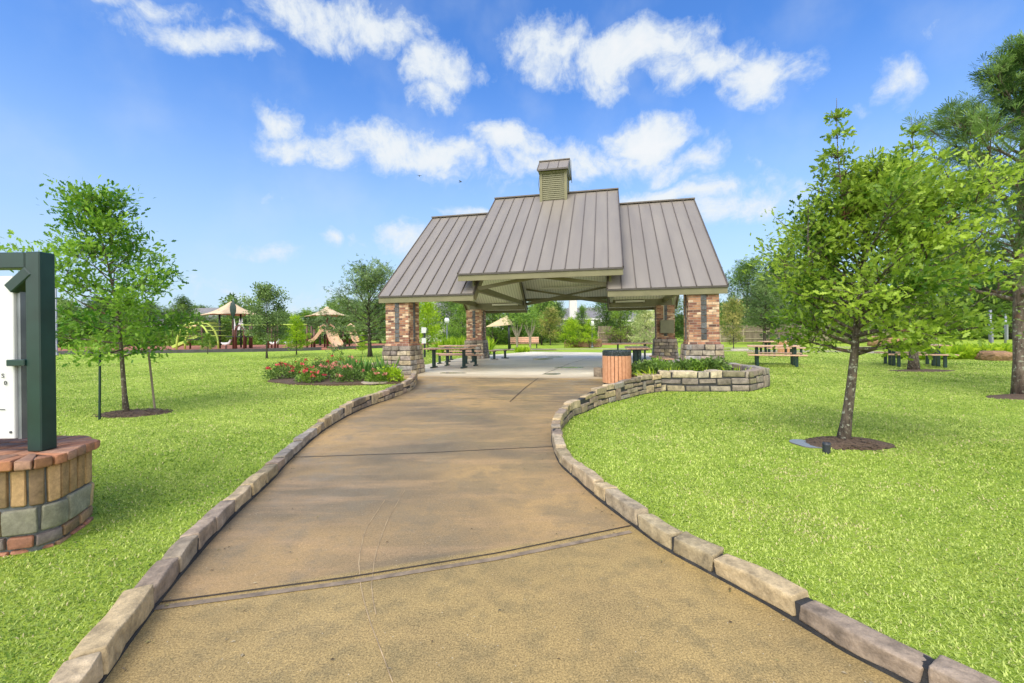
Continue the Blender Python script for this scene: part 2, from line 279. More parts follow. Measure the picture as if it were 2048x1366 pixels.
M['brick_wall'] = simple('house_brick', (.30, .19, .14, 1), .8, 0, .3, 8)
M['glass'] = simple('window_glass', (.03, .04, .05, 1), .08)
M['trim'] = simple('white_trim', (.72, .72, .70, 1), .5, 0, .05)
M['rock'] = varied('boulder_stone', .85, 4, .5, 1, .05, 14)
M['lamp_glass'] = simple('frosted_globe', (.78, .80, .84, 1), .3, 0, .03)
M['sand'] = simple('pale_debris', (.5, .47, .40, 1), .8)
M['bird'] = simple('dark_feathers', (.05, .05, .055, 1), .7)
M['pipe'] = simple('corrugated_black_plastic', (.03, .035, .045, 1), .45)
M['elec'] = simple('green_grey_enclosure', (.17, .165, .10, 1), .4, .1, .1)

# ------------------------------------------------------------------ objects
def tag(o, label=None, cat=None, group=None, kind=None):
    if label: o['label'] = label
    if cat: o['category'] = cat
    if group: o['group'] = group
    if kind: o['kind'] = kind
    return o
def thing(name, label, cat, loc=(0, 0, 0), rz=0, group=None):
    o = bpy.data.objects.new(name, None); COL.objects.link(o); o.location = loc; o.rotation_euler = (0, 0, rz); o.empty_display_size = .2
    return tag(o, label, cat, group)
def link(name, me, parent=None):
    o = bpy.data.objects.new(name, me); COL.objects.link(o)
    if parent is not None: o.parent = parent
    return o
def npmesh(name, V, T, mats, tone=None, attr='tone', smooth=False, k=3, mi=None, uv=None):
    me = bpy.data.meshes.new(name); V = np.asarray(V, 'f4'); T = np.asarray(T, 'i4'); n = len(T)
    me.vertices.add(len(V)); me.vertices.foreach_set('co', V.ravel()); me.loops.add(n * k); me.loops.foreach_set('vertex_index', T.ravel())
    me.polygons.add(n); me.polygons.foreach_set('loop_start', np.arange(0, n * k, k, dtype='i4')); me.polygons.foreach_set('loop_total', np.full(n, k, 'i4'))
    if mi is not None: me.polygons.foreach_set('material_index', np.asarray(mi, 'i4'))
    me.update(calc_edges=True)
    if tone is not None:
        a = me.attributes.new(attr, 'FLOAT_COLOR', 'POINT'); c = np.ones((len(V), 4), 'f4'); c[:, :tone.shape[1]] = tone; a.data.foreach_set('color', c.ravel())
    if smooth: me.polygons.foreach_set('use_smooth', np.ones(n, bool))
    for q in (mats if isinstance(mats, (list, tuple)) else [mats]): me.materials.append(q)
    return me
# block templates: grid indices on the six faces of a box
def cube_template(n):
    V = []; Fc = []
    for ax in range(3):
        for sg in (0, n - 1):
            b = len(V)
            for i in range(n):
                for j in range(n):
                    p = [0, 0, 0]; p[ax] = sg; p[(ax + 1) % 3] = i; p[(ax + 2) % 3] = j; V.append(p)
            for i in range(n - 1):
                for j in range(n - 1):
                    q = [b + i * n + j, b + (i + 1) * n + j, b + (i + 1) * n + j + 1, b + i * n + j + 1]
                    Fc.append(q if sg > 0 else q[::-1])
    V = np.array(V); key = {}; idx = []          # weld the shared edges
    U = []
    for v in map(tuple, V):
        if v not in key: key[v] = len(U); U.append(v)
        idx.append(key[v])
    return np.array(U), np.array(idx)[np.array(Fc)]
TB = {3: cube_template(6), 5: cube_template(10)}
def tint(c, k): return (c[0] * k, c[1] * k, c[2] * k)
class MB:
    def __init__(s): s.v = []; s.f = []; s.c = []; s.uv = {}
    def add(s, vs, fs, col=(.5, .5, .5)):
        b = len(s.v); s.v.extend(tuple(x) for x in vs); s.f.extend(tuple(b + i for i in f) for f in fs); s.c.extend([tuple(col)] * len(vs)); return b
    def hexa(s, p, col=(.5, .5, .5)):   # 8 points: bottom ring then top ring
        s.add(p, [(3, 2, 1, 0), (4, 5, 6, 7), (0, 1, 5, 4), (1, 2, 6, 5), (2, 3, 7, 6), (3, 0, 4, 7)], col)
    def box(s, c, d, rz=0, col=(.5, .5, .5), ch=0):
        x, y, z = d[0] / 2, d[1] / 2, d[2] / 2; ca, sa = math.cos(rz), math.sin(rz); P = []
        for zz in (-z, z):
            for a, b in ((-x, -y), (x, -y), (x, y), (-x, y)): P.append((c[0] + a * ca - b * sa, c[1] + a * sa + b * ca, c[2] + zz))
        s.hexa(P, col)
    def beam(s, a, b, w, h, up=(0, 0, 1), col=(.5, .5, .5)):
        a, b = Vector(a), Vector(b); d = (b - a).normalized(); sd_ = d.cross(Vector(up)).normalized() * w / 2; u = sd_.cross(d).normalized() * h / 2
        s.hexa([a - sd_ - u, a + sd_ - u, b + sd_ - u, b - sd_ - u, a - sd_ + u, a + sd_ + u, b + sd_ + u, b - sd_ + u], col)
    def tube(s, pts, rad, n=8, cap=True, col=(.5, .5, .5)):
        pts = [Vector(p) for p in pts]; rad = rad if isinstance(rad, (list, tuple)) else [rad] * len(pts); b = len(s.v); prev = None
        for i, p in enumerate(pts):
            d = (pts[min(i + 1, len(pts) - 1)] - pts[max(i - 1, 0)]).normalized()
            if prev is None: u = d.orthogonal().normalized()
            else:
                u = prev - d * prev.dot(d); u = u.normalized() if u.length > 1e-5 else d.orthogonal().normalized()
            prev = u; w = d.cross(u)
            for k in range(n):
                a = 2 * math.pi * k / n; s.v.append(tuple(p + (u * math.cos(a) + w * math.sin(a)) * rad[i])); s.c.append(tuple(col))
        for i in range(len(pts) - 1):
            for k in range(n): s.f.append((b + i * n + k, b + i * n + (k + 1) % n, b + (i + 1) * n + (k + 1) % n, b + (i + 1) * n + k))
        if cap: s.f.append(tuple(b + k for k in range(n))[::-1]); s.f.append(tuple(b + (len(pts) - 1) * n + k for k in range(n)))
    def lathe(s, prof, n=24, c=(0, 0, 0), col=(.5, .5, .5)):
        b = len(s.v)
        for r, z in prof:
            for k in range(n):
                a = 2 * math.pi * k / n; s.v.append((c[0] + r * math.cos(a), c[1] + r * math.sin(a), c[2] + z)); s.c.append(tuple(col))
        for i in range(len(prof) - 1):
            for k in range(n): s.f.append((b + i * n + k, b + i * n + (k + 1) % n, b + (i + 1) * n + (k + 1) % n, b + (i + 1) * n + k))
    def prism(s, poly, z0, z1, col=(.5, .5, .5)):
        n = len(poly); vs = [(p[0], p[1], z0) for p in poly] + [(p[0], p[1], z1) for p in poly]
        s.add(vs, [tuple(range(n))[::-1], tuple(range(n, 2 * n))] + [(i, (i + 1) % n, n + (i + 1) % n, n + i) for i in range(n)], col)
    def block(s, frame, s0, s1, t0, t1, z0, z1, col, q=3, jit=.05, seed=0):
        U, Fc = TB[q]; n = U.max() + 1; r = np.random.default_rng(seed + int(abs(s0) * 1000) + int(z0 * 777) + 5); P = []; H = []
        rad = min(.011, .22 * (z1 - z0), .25 * (s1 - s0))
        for k, (a, b) in enumerate(((s0, s1), (t0, t1), (z0, z1))):
            h = (b - a) / 2; inner = np.linspace(-(h - rad), h - rad, n - 4); g = np.concatenate([[-h, -h + rad * .4], inner, [h - rad * .4, h]]); P.append(g[U[:, k]]); H.append(h)
        P = np.stack(P, 1); H = np.array(H); Q = np.clip(P, -(H - rad), H - rad); D = P - Q; L_ = np.linalg.norm(D, axis=1); k_ = L_ > rad; P[k_] = Q[k_] + D[k_] / L_[k_, None] * rad
        # skewed ends, chipped and wavy faces
        h2 = H[2]; sk_ = min(1, jit / .06) if jit > .035 else 0
        P[:, 0] += (P[:, 2] / h2 * r.uniform(-.3, .3) * min(.03, h2) + P[:, 1] / H[1] * r.uniform(-.012, .012)) * sk_
        P[:, 2] += (P[:, 0] / H[0]) * r.uniform(-.007, .007) * sk_ + (P[:, 2] > 0) * .10 * jit * np.sin(P[:, 0] * 13 + r.uniform(0, 6)) * r.uniform(.3, 1) + (P[:, 2] > 0) * (P[:, 1] / H[1]) * r.uniform(-.006, .006)
        P[:, 1] += .08 * jit * np.sin(P[:, 0] * 17 + P[:, 2] * 20 + r.uniform(0, 6))
        P += r.normal(0, .0009 if q == 5 else .0016, P.shape)
        X = frame((s0 + s1) / 2 + P[:, 0], (t0 + t1) / 2 + P[:, 1]); s.add(np.column_stack([X, (z0 + z1) / 2 + P[:, 2]]).tolist(), Fc.tolist(), col)
    def build(s, name, mat, parent=None, smooth=False, bevel=0, auto=None, vc=False):
        me = bpy.data.meshes.new(name); me.from_pydata(s.v, [], s.f)
        for q in (mat if isinstance(mat, (list, tuple)) else [mat]): me.materials.append(q)
        if vc:
            a = me.attributes.new('Col', 'FLOAT_COLOR', 'POINT'); c = np.ones((len(s.v), 4), 'f4'); c[:, :3] = np.array(s.c); a.data.foreach_set('color', c.ravel())
        if smooth: me.polygons.foreach_set('use_smooth', np.ones(len(me.polygons), bool))
        me.update(); o = link(name, me, parent)
        if bevel:
            b = o.modifiers.new('bevel', 'BEVEL'); b.width = bevel; b.segments = 1; b.limit_method = 'ANGLE'
        return o
def copy_tree(o, parent=None):
    c = o.copy(); COL.objects.link(c); c.parent = parent
    for ch in [x for x in o.children]: copy_tree(ch, c)
    return c
class Poly:    # a polyline with arc length, for walls
    def __init__(s, pts, sub=0):
        P = np.array([(p[0], p[1]) for p in pts], float)
        if sub:
            t = np.arange(len(P)); tt = np.linspace(0, len(P) - 1, (len(P) - 1) * sub + 1); Q = []
            for u in tt:      # Catmull-Rom
                i = min(int(u), len(P) - 2); f = u - i; p0, p1, p2, p3 = P[max(i - 1, 0)], P[i], P[i + 1], P[min(i + 2, len(P) - 1)]
                Q.append(.5 * ((2 * p1) + (-p0 + p2) * f + (2 * p0 - 5 * p1 + 4 * p2 - p3) * f * f + (-p0 + 3 * p1 - 3 * p2 + p3) * f ** 3))
            P = np.array(Q)
        s.P = P; d = np.diff(P, axis=0); l = np.hypot(d[:, 0], d[:, 1]); s.S = np.concatenate([[0], np.cumsum(l)]); s.L = s.S[-1]
        tn = d / l[:, None]; n = np.column_stack([tn[:, 1], -tn[:, 0]]); nv = np.vstack([n[:1], (n[1:] + n[:-1]), n[-1:]]); s.Nn = nv / np.maximum(np.hypot(nv[:, 0], nv[:, 1]), .3)[:, None] if not sub else nv / np.hypot(nv[:, 0], nv[:, 1])[:, None]
        if not sub:      # mitre
            for i in range(1, len(P) - 1):
                b = n[i - 1] + n[i]; b = b / np.hypot(*b); s.Nn[i] = b / max(.35, b @ n[i])
    def __call__(s, ss, t):
        ss = np.asarray(ss, float); x = np.interp(ss, s.S, s.P[:, 0]); y = np.interp(ss, s.S, s.P[:, 1]); nx = np.interp(ss, s.S, s.Nn[:, 0]); ny = np.interp(ss, s.S, s.Nn[:, 1])
        return np.column_stack([x + nx * t, y + ny * t])
SP = [lin(*c)[:3] for c in ((172,162,142),(154,146,132),(178,164,134),(140,130,120),(165,150,136),(156,152,146),(190,176,150),(130,121,108),(162,152,126),(154,142,130))]
SPW = [(x[0] * 1.02, x[1] * .95, x[2] * .84) for x in SP]
def stone_wall(parent, poly, hf, t0, t1, z0=0.0, ch=.12, lr=(.22, .5), q=3, seed=1, pal=SPW, jit=.06, gap=.02, topgap=.0, mat=None, mort=None, name='stonework'):
    r = random.Random(seed); mb = MB(); mx = max(hf(s) for s in np.linspace(0, poly.L, 40)); nc = max(1, round(mx / ch))
    busy = []; corners = poly.S[1:-1] if len(poly.S) < 8 else []
    for k in range(nc):
        s = r.uniform(-.15, 0)
        while s < poly.L:
            l = r.uniform(*lr) * (1 if r.random() < .75 else .55); a, b = max(0, s), min(poly.L, s + l); s += l
            for (ba, bb_, bk) in busy:
                if bk == k and ba < b - .02 and bb_ > a + .02:
                    if ba > a + .07: b = ba; s = ba
                    else: a = max(a, bb_); s = max(s, bb_)
                    if b - a < .07: b = a
            for v_ in corners:
                if a + .03 < v_ < b - .03: b = v_; s = v_
            if b - a < .05: continue
            h = hf((a + b) / 2); n = max(1, round(h / ch))
            if k >= n: continue
            dbl = k + 1 < n and (b - a) < .34 and r.random() < .33
            if dbl: busy.append((a, b, k + 1))
            e0 = 0 if k == 0 else .014 * math.sin(a * 7 + k * 2); e1 = .014 * math.sin(a * 7 + (k + 1) * 2)
            za, zb = z0 + h * k / n + (.012 if k == 0 else gap / 2 + e0), z0 + h * (k + (2 if dbl else 1)) / n - gap / 2 + e1
            if k + (1 if dbl else 0) >= n - 1: zb = z0 + h + r.uniform(-.014, .018)
            mb.block(poly, a + gap / 2, b - gap / 2, t0 - r.uniform(0, .012), t1 + r.uniform(0, .012), za, zb, tint(r.choice(pal), r.uniform(.8, 1.2)), q, jit, seed * 31 + k)
    o = mb.build(name, mat or M['stone'], parent, smooth=True, vc=True)
    mm = MB(); ss = np.arange(0, poly.L, .12).tolist() + [poly.L]; ins = .008
    A = poly(ss, t0 + ins); B = poly(ss, t1 - ins)
    for i in range(len(ss) - 1):
        h0, h1 = z0 + hf(ss[i]) - .02, z0 + hf(ss[i + 1]) - .02
        mm.hexa([(*A[i], z0 - .15), (*B[i], z0 - .15), (*B[i + 1], z0 - .15), (*A[i + 1], z0 - .15), (*A[i], h0), (*B[i], h0), (*B[i + 1], h1), (*A[i + 1], h1)])
    A = poly(ss, t0 - .012); B = poly(ss, t1 + .012)
    for i in range(len(ss) - 1): mm.hexa([(*A[i], z0 - .1), (*B[i], z0 - .1), (*B[i + 1], z0 - .1), (*A[i + 1], z0 - .1), (*A[i], z0 + .016), (*B[i], z0 + .016), (*B[i + 1], z0 + .016), (*A[i + 1], z0 + .016)])
    mm.build('mortar', mort or M['mortar'], parent)
    return o
def sst(a, b, x): t = min(1, max(0, (x - a) / (b - a))); return t * t * (3 - 2 * t)

# ------------------------------------------------------------------ ground plan of the walk
LW = [gr(*p) for p in ((200,1366),(252,1292),(320,1200),(376,1132),(436,1064),(488,1012),(544,960),(584,916),(656,855),(727,817),(788,796),(826,779),(835,762))]
RWt = [gr(1815,1366), gr(1695,1305), gr(1593,1244), gr(1518,1199), gr(1429,1151), gr(1330,1097), gr(1268,1052), gr(1200,1001), gr(1150,956), gr(1119,925), gr(1105,885)]
RWt += [gr(1105,846,.16), gr(1112,832,.18), gr(1131,810,.20), gr(1158,796,.24), gr(1192,780,.28), gr(1231,768,.32), gr(1280,753,.38), gr(1316,746,.42)]
def ext(a, b, k): return a + (a - b).normalized() * k
LW = [ext(LW[0], LW[2], k) for k in (2.2, 1.7, 1.25, .85, .5, .22)] + LW
RWt = [ext(RWt[0], RWt[2], k) for k in (2.2, 1.7, 1.25, .85, .5, .22)] + RWt
PL, PR = Poly(LW, 6), Poly(RWt, 6)
def yfun(P):
    Q = P.P; o = np.argsort(Q[:, 1]); return lambda y: float(np.interp(y, Q[o, 1], Q[o, 0]))
xl, xr = yfun(PL), yfun(PR)
def lawn_z(x, y):
    b = .075 * (1 - sst(4.2, 7.5, y)) if y > 0 else .075
    return b + .018 * math.sin(x * .9 + 1.3) * math.sin(y * .7) * sst(.3, 2.0, min(abs(x - xl(y)), abs(x - xr(y)))) 
# ground sheet
ys = np.concatenate([[-400, -60, -12, -4], np.arange(-2, 16, .25), np.arange(16, 40, 1.5), [44, 50, 60, 80, 120, 200, 400, 900]])
offs = np.array([.066, .085, .15, .3, .6, 1, 1.6, 2.4, 3.4, 4.6, 6, 8, 11, 15, 20, 28, 40, 60, 100, 200, 450, 900])
V = []; nc = 0
for y in ys:
    a, b = xl(y), xr(y); yy = min(max(y, -3), 60); row = []
    for o_ in offs[::-1]: row.append((a - o_, y, lawn_z(a - o_, yy)))
    for f_ in (0, .33, .66, 1): row.append((a - .05 + (b - a + .10) * f_, y, -.06))
    for o_ in offs: row.append((b + o_, y, lawn_z(b + o_, yy)))
    nc = len(row); V += row
T = []
for i in range(len(ys) - 1):
    for j in range(nc - 1): a = i * nc + j; T.append((a, a + 1, a + nc + 1, a + nc))
go = link('ground', npmesh('ground', V, T, M['lawn'], k=4, smooth=True)); go['kind'] = 'structure'

# concrete walk and pavilion slab
TH = -.2157; CX, CY = 1.8145, 17.8887; ca_, sa_ = math.cos(TH), math.sin(TH)
def pv(a, b): return (CX + a * ca_ - b * sa_, CY + a * sa_ + b * ca_)
rows = np.arange(-8, 12.01, .25); V = []; T = []; nx = 10
J = PR.P[-1]
for y in rows:
    a = xl(y) - .03; b = xr(min(y, J[1] - .05)) + .03; z = .032 * sst(8, 11.5, y)
    for k in range(nx + 1): V.append((a + (b - a) * k / nx, y, z))
for i in range(len(rows) - 1):
    for j in range(nx): q = i * (nx + 1) + j; T.append((q, q + 1, q + nx + 2, q + nx + 1))
po = link('concrete_path', npmesh('concrete_path', V, T, M['concrete'], k=4)); po['kind'] = 'structure'
po.hide_render = False
# slab: polygon from the line where the stained walk ends to the far side of the pavilion
sl = MB(); P_ = [pv(-5.6, -5.15), pv(4.1, -5.15), pv(5.5, -4.4), pv(6.0, 4.8), pv(4.6, 9.2), pv(-3.0, 11.5), pv(-5.6, 5.5)]
sl.prism(P_, -.05, .040); so = sl.build('pavilion_floor', M['slab']); so['kind'] = 'structure'
# filler walk between y 12 and the slab edge (same stained concrete)
fl = MB(); A = (xl(11.9) - .03, 11.8); B = (4.05, 11.8)
fl.prism([A, B, pv(4.1, -5.16), pv(-4.6, -5.16), (xl(11.9) - .5, 12.3)], -.05, .0335); fo = fl.build('concrete_apron', M['concrete']); fo['kind'] = 'structure'
# joints
def ribbon(mb, pts, w, z):
    P = Poly(pts); ss = np.linspace(0, P.L, max(2, int(P.L / .12))); a = P(ss, -w / 2); b = P(ss, w / 2); zz = z if callable(z) else (lambda y: z)
    base = len(mb.v)
    for i in range(len(ss)): mb.v += [(*a[i], zz(a[i][1])), (*b[i], zz(b[i][1]))]; mb.c += [(.5,) * 3] * 2
    for i in range(len(ss) - 1): q = base + 2 * i; mb.f.append((q, q + 1, q + 3, q + 2))
pz = lambda y: .032 * sst(8, 11.5, y)
jb = MB()
ribbon(jb, [gr(322,1205), gr(700,1155), gr(1000,1106), gr(1262,1052)], .012, .005)
ribbon(jb, [gr(583,915), gr(850,906), gr(1112,893)], .014, .005)
ribbon(jb, [gr(760,799), gr(900,797), gr(1020,801), gr(1160,806)], .010, lambda y: pz(y) + .005)
ribbon(jb, [gr(1020,801,.03), gr(1050,776,.03), gr(1085,750,.035)], .022, lambda y: pz(y) + .006)
ribbon(jb, [gr(1085,749,.04), gr(1140,727,.04), gr(1180,716,.04)], .02, .046)
o = jb.build('paving_joint', M['joint']); o['kind'] = 'structure'
jb = MB(); ribbon(jb, [gr(310,1217), gr(700,1165), gr(1000,1117), gr(1262,1064)], .04, .0035)
o = jb.build('tooled_joint', M['band_dark']); o['kind'] = 'structure'
sc_ = MB()
for pts in ([(770,1000),(730,1060),(717,1120),(722,1180),(738,1240),(765,1310),(785,1366)], [(810,980),(775,1040),(750,1110),(742,1180),(752,1230)]):
    ribbon(sc_, [gr(*p) for p in pts], .0045, .003)
o = sc_.build('scuff_mark', M['scuff']); o['kind'] = 'structure'
# puddles
def disc_pts(c, rx, ry, rz=0, n=28, wob=.12, seed=0):
    r = random.Random(seed); ph = [r.uniform(0, 6.3) for _ in range(3)]; P = []
    for k in range(n):
        a = 2 * math.pi * k / n; f = 1 + wob * (math.sin(2 * a + ph[0]) + .6 * math.sin(3 * a + ph[1]) + .4 * math.sin(5 * a + ph[2])); x, y = rx * f * math.cos(a), ry * f * math.sin(a)
        P.append((c[0] + x * math.cos(rz) - y * math.sin(rz), c[1] + x * math.sin(rz) + y * math.cos(rz)))
    return P
for i, (px, py, rx, ry, lab) in enumerate(((1105,748,.30,.22,'round puddle on the pavilion floor beside the slanting joint'),(1140,735,.5,.3,'wide shallow puddle on the grey pavilion floor behind the round one'),(1085,718,.5,.45,'puddle near the far edge of the pavilion floor, left one'),(1110,714,.4,.4,'small puddle at the far edge of the pavilion floor, right one'),(905,746,.42,.2,'thin wet patch on the floor in front of the left pavilion table'))):
    c = gr(px, py, .04); mb = MB(); mb.prism(disc_pts(c, rx, ry, TH, seed=i), .041, .0445); o = mb.build('puddle', M['water']); tag(o, lab, 'puddle', 'puddles on the pavilion floor')
c = gr(1597, 893, .05); mb = MB(); mb.prism(disc_pts((c.x + .12, c.y), .16, .20, seed=9), .04, .082); o = mb.build('puddle', M['water']); tag(o, 'small puddle in the grass left of the mulch ring at the oak', 'puddle')
EXC = []     # (x, y, rx, ry) places without grass blades

# ------------------------------------------------------------------ low stone walls
hL = lambda s: .11 + .10 * sst(5.5, 8.5, PL(s, 0)[0, 1]) + .11 * sst(9, 11.8, PL(s, 0)[0, 1])
hR = lambda s: .11 + .10 * sst(4.6, 6.2, PR(s, 0)[0, 1]) + .18 * sst(6.5, 9.6, PR(s, 0)[0, 1])
w = thing('stone_edging_wall', 'long low wall of rough stones along the left edge of the walk', 'stone wall', (0, 0, 0), 0, 'low stone walls edging the walk')
stone_wall(w, PL, lambda s: float(hL(s)), -.10, 0, 0, .105, (.24, .52), 5, 3, jit=.06, gap=.022)
w = thing('stone_edging_wall', 'low wall of rough stones curving in an S along the right edge of the walk', 'stone wall', (0, 0, 0), 0, 'low stone walls edging the walk')
stone_wall(w, PR, lambda s: float(hR(s)), 0, .105, 0, .105, (.26, .60), 5, 8, jit=.06, gap=.022)
Jp = (PR.P[-1][0] + .03, PR.P[-1][1]); K_ = gr(1500, 783); L_ = gr(1540, 773); T_ = gr(1187, 756)
pr0 = pv(5.25, -4.5)
pl = thing('stone_planter', 'three course stone planter with a pointed corner round the right front pillar', 'planter', (0, 0, 0), 0)
stone_wall(pl, Poly([Jp, (K_.x, K_.y), (L_.x, L_.y), (6.25, 12.7)]), lambda s: .45, -.24, 0, 0, .15, (.25, .6), 3, 11, pal=SP, jit=.05, gap=.036)
pl2 = Poly([(T_.x, T_.y), (T_.x + .3, T_.y - .35), (Jp[0] + .02, Jp[1] + .1)])
stone_wall(pl, pl2, lambda s: .30, -.2, 0, 0.02, .15, (.2, .5), 3, 12, jit=.05, gap=.03, name='inner_stonework')
soil = MB(); soil.prism([(T_.x + .2, T_.y + .1), (Jp[0] + .1, Jp[1] + .2), (K_.x - .1, K_.y + .2), (L_.x - .2, L_.y + .1), (6.0, 12.4), pv(4.2, -4.9)], 0, .27); soil.build('soil', M['mulch'], pl)
# left planting bed and its wall
bedp = [gr(535,765), gr(580,771), gr(660,772), gr(740,770), gr(800,768), (PL.P[-1][0] - .15, 11.9), pv(-4.9, -4.6), (-6.2, 15.4), gr(640,738), gr(565,750)]
mb = MB(); mb.prism([(p[0], p[1]) for p in bedp], -.03, .05); bed = mb.build('mulch_bed', M['mulch']); tag(bed, 'brown mulch bed of roses beside the left front pillar', 'flower bed')
w = thing('stone_bed_wall', 'short grey stone wall behind the irises joining the left front pillar', 'stone wall')
stone_wall(w, Poly([(-6.35, 15.5), (-5.6, 14.75), pv(-5.1, -4.55)]), lambda s: .42, -.22, 0, 0, .15, (.2, .5), 3, 14, pal=SP, gap=.036)

# ------------------------------------------------------------------ pavilion
PAV = thing('picnic_pavilion', 'open picnic pavilion with stepped brown metal gable roofs on four brick pillars', 'pavilion', (CX, CY, 0), TH)
FZ = .04
A1, A2, B_, ZE, ZR, C_, BC, ZCE, ZCR, PA, PB, PW = 2.047, 5.314, 4.712, 2.6235, 6.374, 2.5, 4.8835, 3.2273, 6.978, 4.697, 4.213, .813
def slope_slab(mb, a0, a1, b0, z0, b1, z1, th, drop=0):
    d = Vector((0, b1 - b0, z1 - z0)).normalized(); n = Vector((0, -d.z, d.y))
    if n.z < 0: n = -n
    P = []
    for off in (-th - drop, -drop):
        for a, b, z in ((a0, b0, z0), (a1, b0, z0), (a1, b1, z1), (a0, b1, z1)):
            P.append((a + 0, b + n.y * off, z + n.z * off))
    mb.hexa(P)
def roof(name_lab, a0, a1, bb, ze, zr, rake=True):
    rt = thing('roof', None, None); rt.parent = PAV
    for k in ('label', 'category'):
        if k in rt: del rt[k]
    rt.empty_display_size = .1
    if name_lab: rt['label'] = name_lab
    for sg in (-1, 1):
        mb = MB(); slope_slab(mb, a0, a1, sg * bb, ze, 0, zr, .035); p = mb.build('roof_panel', M['roof'], rt)
        s_ = MB(); n = max(1, round((a1 - a0) / .40))
        for i in range(n + 1):
            a = a0 + (a1 - a0) * i / n; a = min(max(a, a0 + .012), a1 - .012)
            d = Vector((0, -sg * bb, zr - ze)).normalized(); nn = Vector((0, sg * d.z, abs(d.y)))
            P0 = Vector((a, sg * (bb + .004), ze)) + nn * .013; P1 = Vector((a, 0, zr)) + nn * .013 - d * .01; s_.beam(P0, P1, .022, .036, up=nn)
        s_.build('standing_seam', M['seam'], p)
        mb = MB(); slope_slab(mb, a0 + .03, a1 - .03, sg * (bb - .03), ze, 0, zr - .024, .09, .0385); mb.build('soffit', M['soffit'], rt)
        mb = MB(); mb.box(((a0 + a1) / 2, sg * (bb - .005), ze - .032), (a1 - a0 + .02, .04, .05)); mb.build('drip_edge', M['roofedge'], rt)
        mb = MB(); mb.box(((a0 + a1) / 2, sg * (bb - .04), ze - .145), (a1 - a0 - .01, .05, .17)); mb.build('fascia', M['olive'], rt)
        for a in (a0 + .028, a1 - .028): mb = MB(); slope_slab(mb, a - .025, a + .025, sg * (bb - .068), ze + .05, 0, zr - .01, .26, .062); mb.build('rake_board', M['olive'], rt)
        for a in (a0 - .012, a1 + .012): mb = MB(); slope_slab(mb, a - .012, a + .012, sg * bb, ze + .012, 0, zr + .008, .075, .0); mb.build('rake_trim', M['roofedge'], rt)
    mb = MB(); mb.box(((a0 + a1) / 2, 0, zr + .018), (a1 - a0 + .05, .20, .05)); mb.build('ridge_cap', M['seam'], rt)
    return rt
roof('left lower roof wing', -A2, -A1, B_, ZE, ZR)
roof('right lower roof wing', A1, A2, B_, ZE, ZR)
roof('raised centre roof', -C_, C_, BC, ZCE, ZCR)
# infill between centre roof and wings
for sa in (-1, 1):
    for sg in (-1, 1):
        mb = MB(); a = sa * (A1 + .09); P = []
        for aa in (a - .03, a + .03):
            P += [(aa, sg * (B_ - .3), ZE + .20), (aa, 0, ZR - .05), (aa, 0, ZCR - .16), (aa, sg * (B_ - .3), ZCE + .03)]
        mb.add(P, [(0, 1, 2, 3), (7, 6, 5, 4), (0, 4, 5, 1), (1, 5, 6, 2), (2, 6, 7, 3), (3, 7, 4, 0)]); mb.build('infill_panel', M['olivedark'], PAV)
# beams along the pillar lines
for sb in (-1, 1):
    for sa in (-1, 1):
        mb = MB(); mb.box((sa * (A1 + A2 - .2) / 2, sb * PB, 2.735), (A2 - A1 - .35, .16, .40)); mb.build('wing_beam', M['olivedark'], PAV)
for sa in (-1, 1):
    for a in (A1 + .17, PA): mb = MB(); mb.box((sa * a, 0, 2.86), (.14, 2 * PB - .17, .20)); mb.build('cross_beam', M['olivedark'], PAV)
for sb in (-1, 1):
    b = sb * (PB + .1); mb = MB()
    for sa in (-1, 1):
        mb.beam((sa * 2.02, b, 2.80), (-sa * .02, b + sa * .004, 3.12), .10, .11)
    mb.build('arched_tie', M['olive'], PAV)
mb = MB(); b = PB - .05
mb.beam((-2.0, b, 3.55), (2.0, b, 2.84), .06, .09); mb.beam((-2.0, b + .07, 2.84), (2.0, b + .07, 3.55), .06, .09); mb.build('x_brace', M['olive'], PAV)
for z_ in (3.02, 3.64): mb = MB(); mb.box((0, b + .18, z_), (4.0, .1, .15)); mb.build('tie_beam', M['olivedark'], PAV)
# inner trusses of the centre roof
for b in (-2.0, 2.0):
    mb = MB(); zt = ZCR - abs(b) * (ZCR - ZCE) / BC - .22
    mb.beam((-2.0, b, zt - .05), (2.0, b, zt - .05), .08, .12); mb.build('purlin', M['olivedark'], PAV)
def fixture(a, b, z, l):
    mb = MB(); mb.box((a, b, z), (l, .09, .09)); f = mb.build('light_fixture', M['fixture'], PAV, bevel=.02)
    for sg in (-1, 1): mb = MB(); mb.box((a + sg * (l / 2 + .025), b, z), (.05, .11, .11)); mb.build('end_cap', M['fixture'], f, bevel=.01)
fixture(-3.1, PB - .145, 2.80, 1.25); fixture(3.1, PB - .145, 2.80, 1.25); fixture(.1, PB - .22, 3.56, 2.4)
